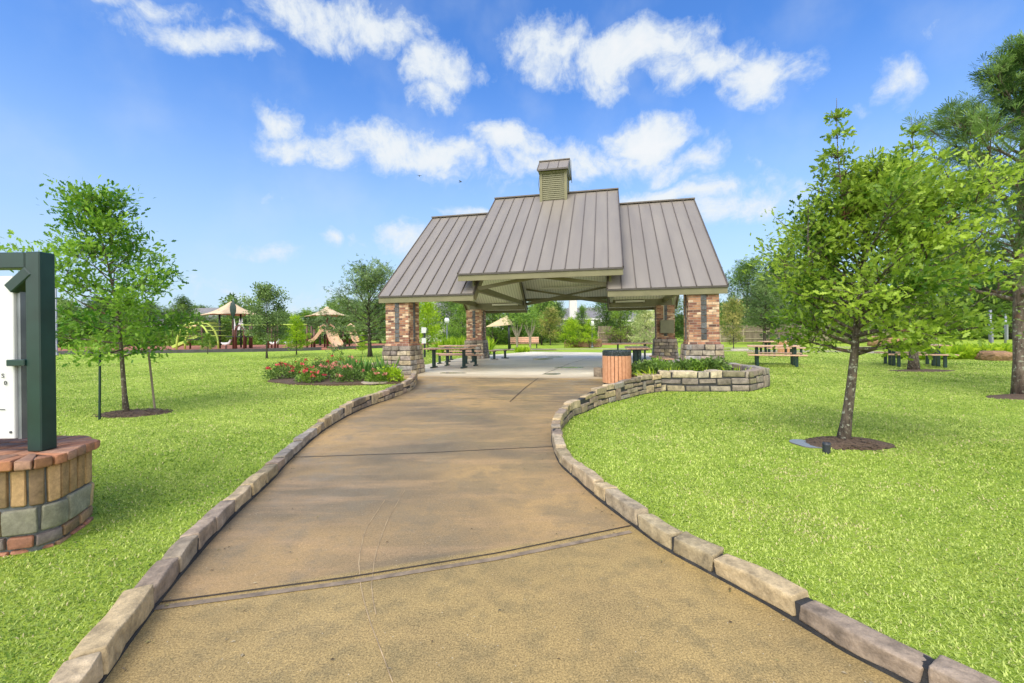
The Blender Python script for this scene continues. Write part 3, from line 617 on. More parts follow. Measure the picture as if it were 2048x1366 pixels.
# pillars
def pillar(a, b, w=PW):
    pr = thing('pillar', None, None, (a, b, 0)); pr.parent = PAV
    for k in ('label', 'category'):
        if k in pr: del pr[k]
    h = w / 2; z0, z1 = .98, 2.56
    me = bpy.data.meshes.new('brick_shaft'); P = [(-h, -h), (h, -h), (h, h), (-h, h)]
    fl_ = [(-h - .035, -h - .035), (h + .035, -h - .035), (h + .035, h + .035), (-h - .035, h + .035)]
    vs = [(*p, z0) for p in fl_] + [(*p, z0 + .10) for p in P] + [(*p, z1) for p in P]
    fs = [(i, (i + 1) % 4, 4 + (i + 1) % 4, 4 + i) for i in range(4)] + [(4 + i, 4 + (i + 1) % 4, 8 + (i + 1) % 4, 8 + i) for i in range(4)] + [(8, 9, 10, 11)]
    me.from_pydata(vs, [], fs); uvl = me.uv_layers.new(name='UVMap'); k = 0
    for pi, p in enumerate(me.polygons):
        i = pi % 4
        for li in p.loop_indices:
            vv = me.vertices[me.loops[li].vertex_index].co; d = (P[(i + 1) % 4][0] - P[i][0], P[(i + 1) % 4][1] - P[i][1]); l_ = math.hypot(*d)
            u = ((vv.x - P[i][0]) * d[0] + (vv.y - P[i][1]) * d[1]) / l_ + i * w + a; uvl.data[li].uv = (u + .1, vv.z)
    me.materials.append(M['brick']); link('brick_shaft', me, pr)
    # dark stone strips up the faces
    r = random.Random(int(a * 10 + b)); g = (.12, .125, .125)
    for (fx, fy, rz) in ((0, -1, 0), (1, 0, math.pi / 2), (0, 1, 0), (-1, 0, math.pi / 2)):
        mb = MB(); z = z0 + .13
        while z < z1 - .08:
            hh = r.uniform(.12, .2); k = r.uniform(.7, 1.35); mb.box((fx * (h + .006), fy * (h + .006), min(z + hh / 2, z1 - hh / 2)), (.145, .03, hh - .012), rz, (g[0] * k, g[1] * k, g[2] * k)); z += hh
        mb.build('stone_strip', M['stone'], pr, vc=True, bevel=.006)
    # stone base in courses, stepping out to the foot
    hb = h + .13; lo = Poly([(-hb, -hb), (hb, -hb), (hb, hb), (-hb, hb), (-hb, -hb)])
    mb = MB(); mm = MB(); zc = FZ; r = random.Random(int(a * 7 + b * 3) + 50)
    for ci in range(6):
        hh = (.98 - FZ) / 6; hb = h + .14 - .012 * ci; mm.box((0, 0, zc + hh / 2), (2 * hb - .03, 2 * hb - .03, hh))
        for si, (o_, d_) in enumerate((((-hb, -hb), (1, 0)), ((hb, -hb), (0, 1)), ((hb, hb), (-1, 0)), ((-hb, hb), (0, -1)))):
            fr = (lambda o2, d2: (lambda s, t: np.column_stack([o2[0] + d2[0] * s + d2[1] * t, o2[1] + d2[1] * s - d2[0] * t])))(o_, d_)
            s = 0; e_ = 2 * hb; off = r.uniform(.1, .3)
            cuts = [0]; x = off + r.uniform(0, .15)
            while x < e_ - .12: cuts.append(x); x += r.uniform(.17, .36)
            cuts.append(e_)
            for j in range(len(cuts) - 1):
                mb.block(fr, cuts[j] + .009, cuts[j + 1] - .009, -.12, .004 + r.uniform(0, .02), zc + .009, zc + hh - .009, tint(r.choice(SP), r.uniform(.8, 1.2)), 3, .05, ci * 5 + si)
        zc += hh
    mb.build('stone_base', M['stone'], pr, smooth=True, vc=True); mm.build('mortar', M['mortar'], pr)
    return pr
for a, b in ((-PA, -PB), (PA, -PB), (-PA, PB), (PA, PB)): pillar(a, b)
# enclosure and conduit on the back right pillar
mb = MB(); mb.box((PA + .05, PB - PW / 2 - .10, 1.55), (.62, .16, .62)); e1 = mb.build('electrical_box', M['elec'], PAV, bevel=.015)
mb = MB(); mb.tube([(PA - .08, PB - PW / 2 - .04, 1.86), (PA - .08, PB - PW / 2 - .04, 2.55)], .015, 6); mb.build('conduit', M['fixture'], e1)
# cupola
cu = thing('cupola', None, None); cu.parent = PAV
for k in ('label', 'category'):
    if k in cu: del cu[k]
cw = .50
mb = MB(); mb.box((0, 0, 7.12), (2 * cw - .04, 2 * cw - .04, 1.22)); mb.build('cupola_wall', M['olivedark'], cu)
mb = MB()
for k in range(14):
    z = 6.66 + k * .078
    for rz, (fx, fy) in ((0, (0, -1)), (0, (0, 1)), (math.pi / 2, (1, 0)), (math.pi / 2, (-1, 0))):
        mb.box((fx * (cw + .0), fy * (cw + .0), z), (2 * cw - .12, .035, .05), rz)
mb.build('louver', M['louver'], cu)
for sx in (-1, 1):
    for sy in (-1, 1): mb = MB(); mb.box((sx * (cw - .01), sy * (cw - .01), 7.08), (.11, .11, 1.30)); mb.build('corner_trim', M['olive'], cu)
mb = MB(); mb.box((0, 0, 7.72), (2 * cw + .14, 2 * cw + .14, .09)); mb.build('frieze', M['olive'], cu)
mb = MB(); slope_slab(mb, -.62, .62, -.70, 7.80, 0, 8.36, .03); slope_slab(mb, -.62, .62, .70, 7.80, 0, 8.36, .03); rf = mb.build('cupola_roof', M['roof'], cu)
mb = MB()
for sg in (-1, 1):
    d = Vector((0, -sg * .70, .56)).normalized(); nn = Vector((0, sg * d.z, abs(d.y)))
    for i in range(4): a = -.605 + i * .4033; mb.beam(Vector((a, sg * .7, 7.80)) + nn * .012, Vector((a, 0, 8.35)) + nn * .012, .02, .03, up=nn)
mb.box((0, 0, 8.365), (1.26, .14, .04)); mb.build('standing_seam', M['seam'], rf)
mb = MB(); P = [(-.60, -.66, 7.775), (.60, -.66, 7.775), (.60, .66, 7.775), (-.60, .66, 7.775), (-.60, 0, 8.28), (.60, 0, 8.28)]
mb.add(P, [(0, 1, 2, 3)[::-1], (0, 1, 5, 4), (2, 3, 4, 5), (1, 2, 5), (3, 0, 4)]); mb.build('gable_end', M['olivedark'], cu)
for sg in (-1, 1): mb = MB(); mb.box((0, sg * .69, 7.765), (1.24, .03, .06)); mb.build('eave_trim', M['roofedge'], cu)
mb = MB(); mb.tube([(.66, 0, 8.32), (.68, -.1, 7.7), (.70, -.1, 7.35)], .012, 5); mb.build('cable', M['black_metal'], cu); mb = MB(); mb.tube([(-.56, -.4, 7.7), (-.60, -.42, 7.3), (-.55, -.45, 6.9)], .010, 5); mb.build('cable', M['black_metal'], cu)

# ------------------------------------------------------------------ furniture
def plank_top(mb, l, w, z, n, th=.045, gap=.012):
    pw = (w - gap * (n - 1)) / n
    for i in range(n): mb.box((0, -w / 2 + pw / 2 + i * (pw + gap), z - th / 2), (l, pw, th))
def table(label, loc, rz, group, feet=True, l=1.85, w=.78):
    t = thing('picnic_table', label, 'picnic table', loc, rz, group)
    mb = MB(); plank_top(mb, l, w, .77, 5); mb.build('table_top', M['tabletop'], t, bevel=.008)
    for sx in (-1, 1): mb = MB(); mb.box((sx * l * .33, 0, .70), (.07, w * .86, .05)); mb.build('top_bracket', M['black_metal'], t)
    for sx in (-1, 1):
        mb = MB()
        if feet:
            for sy in (-.07, .07): mb.box((sx * l * .33, sy, .35), (.075, .075, .66))
            mb.box((sx * l * .33, 0, .025), (.10, w * .72, .05))
        else:
            for sy in (-.2, .2): mb.box((sx * l * .33, sy, .34), (.10, .10, .68))
        mb.build('leg', M['green_metal'], t, bevel=.008)
    return t
def bench(label, loc, rz, group, feet=True, l=1.85, w=.28):
    t = thing('backless_bench', label, 'bench', loc, rz, group)
    mb = MB(); plank_top(mb, l, w, .46, 2); mb.build('seat', M['tabletop'], t, bevel=.008)
    for sx in (-1, 1):
        mb = MB(); mb.box((sx * l * .33, 0, .21), (.09, .09, .41)); mb.box((sx * l * .33, 0, .395), (.06, w * .8, .03))
        if feet: mb.box((sx * l * .33, 0, .02), (.09, .42, .04))
        mb.build('leg', M['green_metal'], t, bevel=.006)
    return t
G1 = 'picnic tables under the pavilion'; G2 = 'backless benches under the pavilion'
def at_(px, Y): return (px - 1024) / F * Y
table('picnic table under the pavilion nearest the left front pillar', (at_(897, 16.9), 16.9, FZ), TH, G1)
table('picnic table under the pavilion, behind the front left one', (at_(920, 20.1), 20.1, FZ), TH, G1)
bench('bench under the pavilion between the two left tables, nearer one', (at_(922, 17.95), 17.95, FZ), TH, G2)
bench('bench under the pavilion between the two left tables, farther one', (at_(905, 19.1), 19.1, FZ), TH, G2)
bench('short looking bench set askew in the open middle of the pavilion', (at_(999, 22.2), 22.2, FZ), R(58), G2, l=1.5)
bench('bench under the pavilion beyond the rear left table', (at_(925, 21.6), 21.6, FZ), TH, G2)
q = pv(2.75, -1.7); table('picnic table end-on behind the slatted litter bin', (q[0] + .25, q[1] - .2, FZ), TH + R(90), G1)
q = pv(3.55, -2.6); bench('bench end-on beside the table behind the litter bin, next to the right front pillar', (q[0] + .25, q[1] + .1, FZ), TH + R(100), G2)
table('picnic table under the pavilion in front of the rear right pillar', (at_(1262, 20.6), 20.6, FZ), TH, G1)
G3 = 'picnic tables on the right lawn'; G4 = 'benches beside the lawn tables'
def lawn_set(cx, cy, rz, who):
    table('picnic table on the lawn ' + who, (cx, cy, 0), rz, G3, False)
    for sg, nm in ((-1, 'near'), (1, 'far')):
        bench(nm + ' bench of the lawn table ' + who, (cx + sg * -.78 * math.sin(rz), cy + sg * .78 * math.cos(rz), 0), rz, G4, False)
lawn_set(at_(1556, 16.4), 16.6, R(-27), 'just right of the stone planter')
lawn_set(at_(1826, 15.9), 15.9, R(-27), 'behind the second oak trunk')
lawn_set(at_(1560, 22.3), 22.3, R(-8), 'farther back behind the one at the planter')
# litter bins
def bin_(label, loc, s=1.0):
    t = thing('litter_bin', label, 'litter bin', loc, 0, 'slatted litter bins'); r = .345 * s; h = .87 * s
    mb = MB(); n = 24
    for i in range(n):
        a = 2 * math.pi * i / n; mb.box((r * math.cos(a), r * math.sin(a), .05 + (h - .18) / 2), (.024, 2 * math.pi * r / n - .012, h - .19), a)
    mb.build('slats', M['cedar'], t, bevel=.005)
    mb = MB(); mb.lathe([(r - .02, .02), (r - .02, h - .12)], 32); mb.build('liner', M['gap'], t, smooth=True)
    mb = MB(); mb.lathe([(r - .01, h - .135), (r + .012, h - .135), (r + .012, h - .02), (r - .01, h - .0), (r - .04, h), (r - .07, h - .03), (r - .07, h - .12)], 36); mb.build('top_band', M['band'], t, smooth=False)
    mb = MB(); mb.lathe([(0, .0), (r - .06, .0), (r - .06, .06), (0, .06)], 24); mb.build('base', M['black_metal'], t)
    return t
b0 = gr(1234, 769, .03); bin_('round litter bin with orange wooden slats beside the walk', (b0.x, b0.y, .033))
b1 = at(1583, 690, 24); bin_('distant slatted litter bin with dark lid behind the lawn tables', (b1.x, 24.6, 0))

# ------------------------------------------------------------------ sign at the left edge
SG = thing('park_sign', 'white park sign in a dark green steel frame on a brick and stone pedestal', 'sign', (0, 0, 0))
def ins(k): return Poly([(-4.6, 2.60 + k), (-3.15 - k * .2, 2.66 + k), (-2.96 - k * .6, 2.715 + k * .8), (-2.92 - k, 2.82 + k * .3), (-3.05 - k, 3.19 - k * .5), (-3.3 - k, 3.30 - k), (-4.6, 3.34 - k)])
PB_ = {'red': [lin(158, 112, 84)[:3], lin(172, 118, 86)[:3], lin(146, 112, 92)[:3]], 'tan': [lin(160, 130, 92)[:3], lin(136, 112, 82)[:3], lin(170, 138, 96)[:3], lin(146, 116, 86)[:3]], 'st': [lin(134, 132, 114)[:3], lin(156, 138, 106)[:3], lin(122, 124, 112)[:3]], 'mix': [lin(156, 108, 84)[:3], lin(130, 118, 112)[:3], lin(150, 122, 92)[:3]]}
mb = MB(); r = random.Random(5); zz = .02
for (hh, lr, key, k, q) in ((.075, (.14, .26), 'mix', 0, 3), (.085, (.10, .34), 'mix', 0, 3), (.17, (.14, .26), 'st', 0, 5), (.235, (.088, .093), 'tan', .005, 3)):
    pp = ins(k); s = -r.uniform(0, .05)
    while s < pp.L:
        l = r.uniform(*lr); mb.block(pp, max(0, s) + .007, min(pp.L, s + l) - .007, -.10, .0, zz + .006, zz + hh - .006, tint(r.choice(PB_[key]), r.uniform(.8, 1.2)), q, .05 if key == 'st' else .02, int(zz * 900)); s += l
        if s > pp.L - .05: break
    zz += hh
zt = zz + .065
pp = ins(-.035); s = 0
while s < pp.L - .04:
    mb.block(pp, s + .005, s + .093, -.19, 0, zz + .004, zt, tint(r.choice(PB_['red']), r.uniform(.8, 1.2)), 3, .02, 77); s += .098
# inner paving of the cap
for i in range(8):
    for j in range(2): mb.box((-4.5 + i * .19, 2.9 + j * .17, (zz + zt) / 2), (.178, .155, zt - zz - .006), 0, tint(r.choice(PB_['red']), r.uniform(.8, 1.2)))
mb.build('pedestal', M['pbrick'], SG, smooth=True, vc=True)
mm = MB(); core = [(-4.6, 2.62), (-3.16, 2.68), (-2.98, 2.735), (-2.945, 2.83), (-3.07, 3.17), (-3.31, 3.27), (-4.6, 3.31)]; mm.prism(core, -.1, zt - .008); mm.build('mortar', M['greymortar'], SG)
px0, py0 = -3.145, 2.93
mb = MB(); mb.box((px0, py0, (zt + 1.965) / 2), (.10, .10, 1.965 - zt), R(-3)); post = mb.build('post', M['green_metal'], SG, bevel=.006)
mb = MB(); mb.box((px0 - .05 - .7, py0, 1.91), (1.39, .095, .105), 0)
mb.beam((px0 - .03, py0 - .012, 1.84), (px0 - .165, py0 - .012, 1.72), .085, .07); mb.build('top_beam', M['green_metal'], SG, bevel=.006)
mb = MB(); mb.box((px0 - .11, py0 - .03, 1.235), (.12, .06, .042)); mb.build('bracket', M['green_metal'], SG, bevel=.004)
pnl = MB(); pnl.box((-3.915, 2.93, 1.27), (1.23, .05, 1.08)); pn = pnl.build('sign_panel', M['panel'], SG, bevel=.004)
mb = MB(); mb.box((-3.286, 2.95, 1.27), (.024, .055, 1.09)); mb.build('panel_frame', M['steel'], pn)
def text(s, x, z, size, mat, y, parent, name='lettering'):
    cu_ = bpy.data.curves.new('t', 'FONT'); cu_.body = s; cu_.size = size; cu_.extrude = .001; cu_.align_x = 'RIGHT'
    o = bpy.data.objects.new('t', cu_); COL.objects.link(o); dg = bpy.context.evaluated_depsgraph_get(); me = bpy.data.meshes.new_from_object(o.evaluated_get(dg)); bpy.data.objects.remove(o)
    me.materials.clear(); me.materials.append(mat); o = link(name, me, parent); o.rotation_euler = (math.pi / 2, 0, 0); o.location = (x, y, z); return o
text('S', -3.362, 1.136, .040, M['ink'], 2.901, pn); text('0', -3.344, 1.088, .040, M['ink'], 2.901, pn)
mb = MB(); mb.box((-3.40, 2.902, .926), (.075, .003, .005)); mb.build('ruled_line', M['ink'], pn)
mb = MB(); mb.tube([(-3.325, 2.906, .775), (-3.325, 2.900, .775)], .008, 8); mb.build('bolt', M['ink'], pn)

# ------------------------------------------------------------------ trees
LT = {
 'oak': (np.array([(0, 0, 0), (-.08, .22, .02), (-.24, .40, .06), (-.10, .44, .01), (-.30, .70, .07), (-.12, .72, .0), (-.16, .98, .02), (0, 1.05, -.03), (.16, .98, .02), (.12, .72, .0), (.30, .70, .07), (.10, .44, .01), (.24, .40, .06), (.08, .22, .02)], float), [(0, 1, 13), (1, 2, 3), (1, 3, 11), (1, 11, 13), (11, 12, 13), (3, 4, 5), (3, 5, 9), (3, 9, 11), (9, 10, 11), (5, 6, 7), (5, 7, 9), (7, 8, 9)]),
 'quad': (np.array([(0, 0, 0), (-.36, .5, .07), (0, 1, 0), (.36, .5, .07)], float), [(0, 1, 2), (0, 2, 3)]),
 'clump': (np.array([(0, 0, 0), (-.5, .3, .15), (-.15, .45, 0), (-.4, .95, -.1), (0, .7, .1), (.3, 1.0, 0), (.2, .45, .05), (.55, .4, -.1)], float), [(0, 1, 2), (2, 3, 4), (4, 5, 6), (0, 6, 7)]),
 'needle': (np.array([(0, 0, 0)] + [p for k in range(9) for p in ((.8 * math.cos(k * 2.4) * (.35 + .5 * ((k * 7) % 5) / 5) - .03, .55 + .45 * ((k * 3) % 4) / 4, .8 * math.sin(k * 2.4) * (.35 + .5 * ((k * 7) % 5) / 5)), (.8 * math.cos(k * 2.4) * (.35 + .5 * ((k * 7) % 5) / 5) + .03, .55 + .45 * ((k * 3) % 4) / 4, .8 * math.sin(k * 2.4) * (.35 + .5 * ((k * 7) % 5) / 5) + .03))], float), [(0, 1 + 2 * k, 2 + 2 * k) for k in range(9)]),
 'strap': (np.array([(-.03, 0, 0), (.03, 0, 0), (.04, .55, .02), (-.04, .55, .02), (0, 1.0, -.08)], float), [(0, 1, 2), (0, 2, 3), (3, 2, 4)]),
}
def leaves(C, D, size, kind, tone, rng, up=.65, sj=.35, wild=.55):
    """C centres, D growth directions (n,3); up = how far leaf faces turn to the sky"""
    n = len(C); Tv, Tf = LT[kind]; Tf = np.array(Tf)
    y = D + rng.normal(0, wild, (n, 3)); y /= np.linalg.norm(y, axis=1)[:, None]
    z = rng.normal(0, 1, (n, 3)) * (1 - up) + np.array([0, 0, 1]) * up; x = np.cross(y, z); x /= np.linalg.norm(x, axis=1)[:, None] + 1e-9; z = np.cross(x, y)
    s = size * rng.uniform(1 - sj, 1 + sj, n); B = np.stack([x, y, z], 1) * s[:, None, None]
    V = np.einsum('kj,njc->nkc', Tv, B) + C[:, None, :]; k = len(Tv)
    T = (Tf[None] + (np.arange(n) * k)[:, None, None]).reshape(-1, 3); t = np.repeat(tone, k, 0); return V.reshape(-1, 3), T, t
def grow(seed, H, th, prof, nl=26, leaf=.08, nleaf=60, kind='quad', lean=(0, 0), rt=.06, elev=(5, 65), twigs=6, twl=.28, spread=.12, updroop=.25, up=.6, shoots=0, side=None, tonev=(.5, .28)):
    """returns wood MB, leaf arrays. prof(t) = crown radius at height fraction t above th"""
    r = random.Random(seed); rng = np.random.default_rng(seed); wd = MB(); Cs = []; Ds = []; Ts = []
    tp = []; nseg = 9
    for i in range(nseg + 1):
        t = i / nseg; tp.append(Vector((lean[0] * t + .02 * H * math.sin(t * 5 + seed) * t, lean[1] * t + .02 * H * math.cos(t * 4 + seed) * t, H * .95 * t - .05)))
    def tr(t): f = t * nseg; i = min(int(f), nseg - 1); return tp[i].lerp(tp[i + 1], f - i)
    rad = [rt * (1.35 if i == 0 else 1 - .9 * (i / nseg)) for i in range(nseg + 1)]; wd.tube(tp, rad, 9)
    pmax = max(prof(i / 20) for i in range(21))
    def cluster(p, d, n, sp, tb):
        C = np.array(p) + rng.normal(0, sp, (n, 3)) * np.array([1, 1, .62]); Cs.append(C); dd = np.tile(np.array(d), (n, 1)) + (C - np.array(p)) * 2; Ds.append(dd)
        Ts.append(np.clip(tb + rng.normal(0, .16, n), 0, 1))
    for k in range(nl):
        f = (k + .5) / nl; f = f ** 1.0; t = (th + (H * .97 - th) * f) / (H * .97) ; base = tr(min(t, 1) * .97)
        a = k * 2.39996 + r.uniform(-.5, .5); ln = max(.05 * H, prof(f) * r.uniform(.62, 1.12)); el_ = R(elev[0] + (elev[1] - elev[0]) * f + r.uniform(-12, 12))
        if side is not None and f < .85: ln *= 1 + side[1] * math.cos(a - side[0])
        d = Vector((math.cos(a) * math.cos(el_), math.sin(a) * math.cos(el_), math.sin(el_))); pts = [base]; p = base.copy(); st = 6
        for j in range(st):
            d = (d + Vector((r.uniform(-.16, .16), r.uniform(-.16, .16), r.uniform(-.1, .14) - updroop * .1 * j / st))).normalized(); p = p + d * ln / st; pts.append(p.copy())
        rb = max(.006 * H / 4, rt * .42 * (1 - .65 * f)); wd.tube(pts, [rb * (1 - .85 * j / st) for j in range(st + 1)], 5, False)
        tb = min(.95, max(.05, r.gauss(*tonev)))
        for q in range(twigs):
            u = r.uniform(.28, 1.0) if q else 1.0; fi = u * st; i0 = min(int(fi), st - 1); b = pts[i0].lerp(pts[i0 + 1], fi - i0)
            td = (d + Vector((r.uniform(-1, 1), r.uniform(-1, 1), r.uniform(-.3, .8)))).normalized(); tl = ln * twl * r.uniform(.5, 1.2); e = b + td * tl
            wd.tube([b, b.lerp(e, .5) + Vector((0, 0, .02 * H / 4)), e], [rb * .35, rb * .22, rb * .1], 4, False)
            nn = max(3, int(nleaf / twigs * r.uniform(.6, 1.4) * (.25 + .85 * min(1.1, ln / pmax)))); tt = min(1, max(0, tb + r.uniform(-.22, .22)))
            for w_ in (.45, .8, 1.05): cluster(b.lerp(e, w_), td, max(1, nn // 3), spread * r.uniform(.7, 1.25), tt)
    for (sx, sy, sz, l_, n_) in (shoots or []):
        b = Vector((sx, sy, sz)); pts = [b]; p = b.copy(); d = Vector((r.uniform(-.12, .12), 0, 1)).normalized()
        for j in range(8): d = (d + Vector((r.uniform(-.08, .08), r.uniform(-.08, .08), 0))).normalized(); p = p + d * l_ / 8; pts.append(p.copy())
        wd.tube(pts, [.012 * (1 - .8 * j / 8) for j in range(9)], 4, False)
        for j in range(n_):
            f = (j + 1) / n_; i0 = min(int(f * 8), 7); q = pts[i0]; a = r.uniform(0, 6.28); rr = (1 - f) * .24 + .03; e = q + Vector((math.cos(a) * rr, math.sin(a) * rr, rr * .5)); wd.tube([q, e], [.004, .002], 3, False)
            cluster(e, (math.cos(a), math.sin(a), .4), 7, .03 + .03 * (1 - f), r.uniform(.3, .7))
    C = np.concatenate(Cs); D = np.concatenate(Ds); T1 = np.concatenate(Ts); n = len(C)
    V, T, t = leaves(C, D, leaf, kind, T1[:, None], rng, up, wild=.95 if kind == 'oak' else .55); return wd, V, T, t
def plant_tree(name, label, loc, g, wm_, lm, group=None, cat='tree', rz=0):
    t = thing(name, label, cat, loc, rz, group); wd, V, T, tn = g; wd.build('trunk', wm_, t, smooth=True)
    link('crown', npmesh('crown', V, T, lm, tone=tn), t); return t
def mulch_ring(x, y, rx, ry, label, z0, h=.06, seed=0, grass=True):
    n = 30; mb = MB(); P = disc_pts((0, 0), rx, ry, seed=seed, n=n, wob=.08); vs = [(p[0], p[1], -.03) for p in P]; r = random.Random(seed)
    for f, hh in ((.85, .35), (.6, .75), (.3, 1)): vs += [(p[0] * f, p[1] * f, h * hh * r.uniform(.8, 1.2)) for p in P]
    vs.append((0, 0, h)); fs = [(k * n + i, k * n + (i + 1) % n, (k + 1) * n + (i + 1) % n, (k + 1) * n + i) for k in range(3) for i in range(n)] + [(3 * n + i, 3 * n + (i + 1) % n, 4 * n) for i in range(n)]
    mb.add(vs, fs); o = mb.build('mulch_ring', M['mulch'], None, smooth=True); o.location = (x, y, z0); EXC.append((x, y, rx * .97, ry * .97)); return tag(o, label, 'mulch', 'mulch rings at tree trunks')
# oak on the right
ob = gr(1684, 886, .07)
pf = lambda f: float(np.interp(f, [0, .12, .35, .6, .8, 1], [.74, 1.02, 1.22, .92, .50, .24]))
plant_tree('oak_tree', 'bushy young oak with a leaning spotted trunk in the mulch ring with the pipe', (ob.x, ob.y, .06),
    grow(21, 3.3, 1.12, pf, nl=66, leaf=.062, nleaf=430, kind='oak', lean=(.52, .1), rt=.060, elev=(12, 66), twigs=10, twl=.36, spread=.085, side=(.2, .24), up=.35, updroop=.5,
         shoots=[(.14, .1, 2.2, 1.80, 100), (1.18, .25, 2.2, 1.80, 90), (-.35, 0, 2.1, .75, 24), (.5, .1, 2.6, .9, 30), (1.35, .1, 2.4, 1.2, 30), (.25, .2, 2.5, 1.1, 40), (.02, .3, 2.3, 1.1, 34), (1.05, .2, 2.5, 1.1, 40)]), M['bark'], M['lf_oak'])
mulch_ring(ob.x + .02, ob.y - .05, .50, .34, 'mulch ring round the nearest oak with a black pipe stub in it', .055, .075, 3)
pb = gr(1653, 905, .08); t = MB(); t.lathe([(.034, -.02), (.034, .0), (.039, .015), (.034, .03), (.039, .045), (.034, .06), (.039, .075), (.036, .10), (.030, .10), (.030, .03), (0, .03)], 20)
o = t.build('drain_pipe', M['pipe'], None, smooth=True); o.location = (pb.x, pb.y, .085); tag(o, 'short black corrugated pipe stub standing in the mulch', 'pipe')
# second oak
o2 = gr(1827, 741)
pf2 = lambda f: 1.35 * (math.sin(math.pi * min(1, f * .78 + .2)) ** .8) * (1 if f < .7 else max(.2, 1 - (f - .7) * 2.4))
plant_tree('oak_tree', 'second oak with a dark flared trunk standing in front of the right lawn table', (o2.x, o2.y, 0),
    grow(33, 5.3, 2.1, pf2, nl=44, leaf=.13, nleaf=130, kind='oak', lean=(.1, .2), rt=.13, elev=(0, 60), twigs=7, spread=.16, side=(0, .2)), M['bark'], M['lf_oak'])
mulch_ring(o2.x + .1, o2.y - .15, 1.1, .45, 'thin mulch ring at the foot of the second oak', -.01, .05, 4)
# pine
o3 = gr(2046, 792)
pf3 = lambda f: (2.15 * (1 - f) + .4) * (1 if f > .1 else .8)
plant_tree('pine_tree', 'tall pine with tufted needles and rough trunk at the right edge of the lawn', (o3.x, o3.y, 0),
    grow(5, 7.3, 1.9, pf3, nl=52, leaf=.17, nleaf=260, kind='needle', lean=(.1, .1), rt=.13, elev=(8, 58), twigs=13, twl=.34, spread=.07, updroop=-.6, up=.1, side=(math.pi, .12)), M['barkpine'], M['lf_pine'])
mulch_ring(o3.x - .05, o3.y - .2, 1.0, .42, 'wide ring of mulch and roots under the pine', -.01, .06, 6)
# staked sapling on the left
s1 = gr(253, 827)
pfs = lambda f: float(np.interp(f, [0, .15, .45, .7, .85, 1], [.90, 1.12, 1.12, .70, .58, .40]))
plant_tree('staked_sapling', 'airy young maple-like sapling between two stakes, nearest tree on the left', (s1.x, s1.y, .0),
    grow(12, 4.0, 1.12, pfs, nl=46, leaf=.09, nleaf=230, kind='oak', lean=(-.38, 0), rt=.043, elev=(2, 60), twigs=7, twl=.36, spread=.13, side=(math.pi, .2), up=.6), M['bark'], M['lf_maple'])
mulch_ring(s1.x + .12, s1.y + .02, .62, .42, 'thin mulch ring under the staked sapling', -.01, .05, 8)
for (px, pt, py, m_, rr, lab) in ((199, 200, 838, M['green_metal'], .022, 'green metal stake left of the sapling'), (311, 297, 820, M['fence'], .018, 'thin wooden stake leaning right of the sapling')):
    b = gr(px, py); tpz = at(pt, 704, b.y); mb = MB()
    if m_ is M['green_metal']: mb.beam((b.x, b.y, -.1), (tpz.x, tpz.y, tpz.z), .026, .024)
    else: mb.tube([(b.x, b.y, -.1), (tpz.x, tpz.y, tpz.z)], rr, 8)
    tag(mb.build('tree_stake', m_), lab, 'stake', 'stakes of the left sapling')

# mid-distance and background trees: a few kinds grown once, then copied
def proto(seed, kind, wm_, lm, H, th, R_, nl, leaf, nleaf, rt, lk='clump', shape='round', twl=.34, sp=.3, tonev=(.5, .28)):
    if shape == 'round': pf_ = lambda f: R_ * (math.sin(math.pi * min(1, f * .76 + .2)) ** .6)
    elif shape == 'vase': pf_ = lambda f: R_ * (.45 + .6 * math.sin(math.pi * min(1, f * .7 + .22)))
    else: pf_ = lambda f: R_ * (1.05 - f) * (.75 if f < .1 else 1)
    g = grow(seed, H, th, pf_, nl=nl, leaf=leaf, nleaf=nleaf, kind=lk, rt=rt, twigs=7, twl=twl, spread=sp, elev=(0, 70) if shape != 'cone' else (0, 45), tonev=tonev)
    wd, V, T, tn = g; V = V / H; wd.v = [(x / H, y / H, z / H) for x, y, z in wd.v]
    t = bpy.data.objects.new(kind, None); t.empty_display_size = .2; COL.objects.link(t); wd.build('trunk', wm_, t, smooth=True); link('crown', npmesh('crown', V, T, lm, tone=tn), t); return t
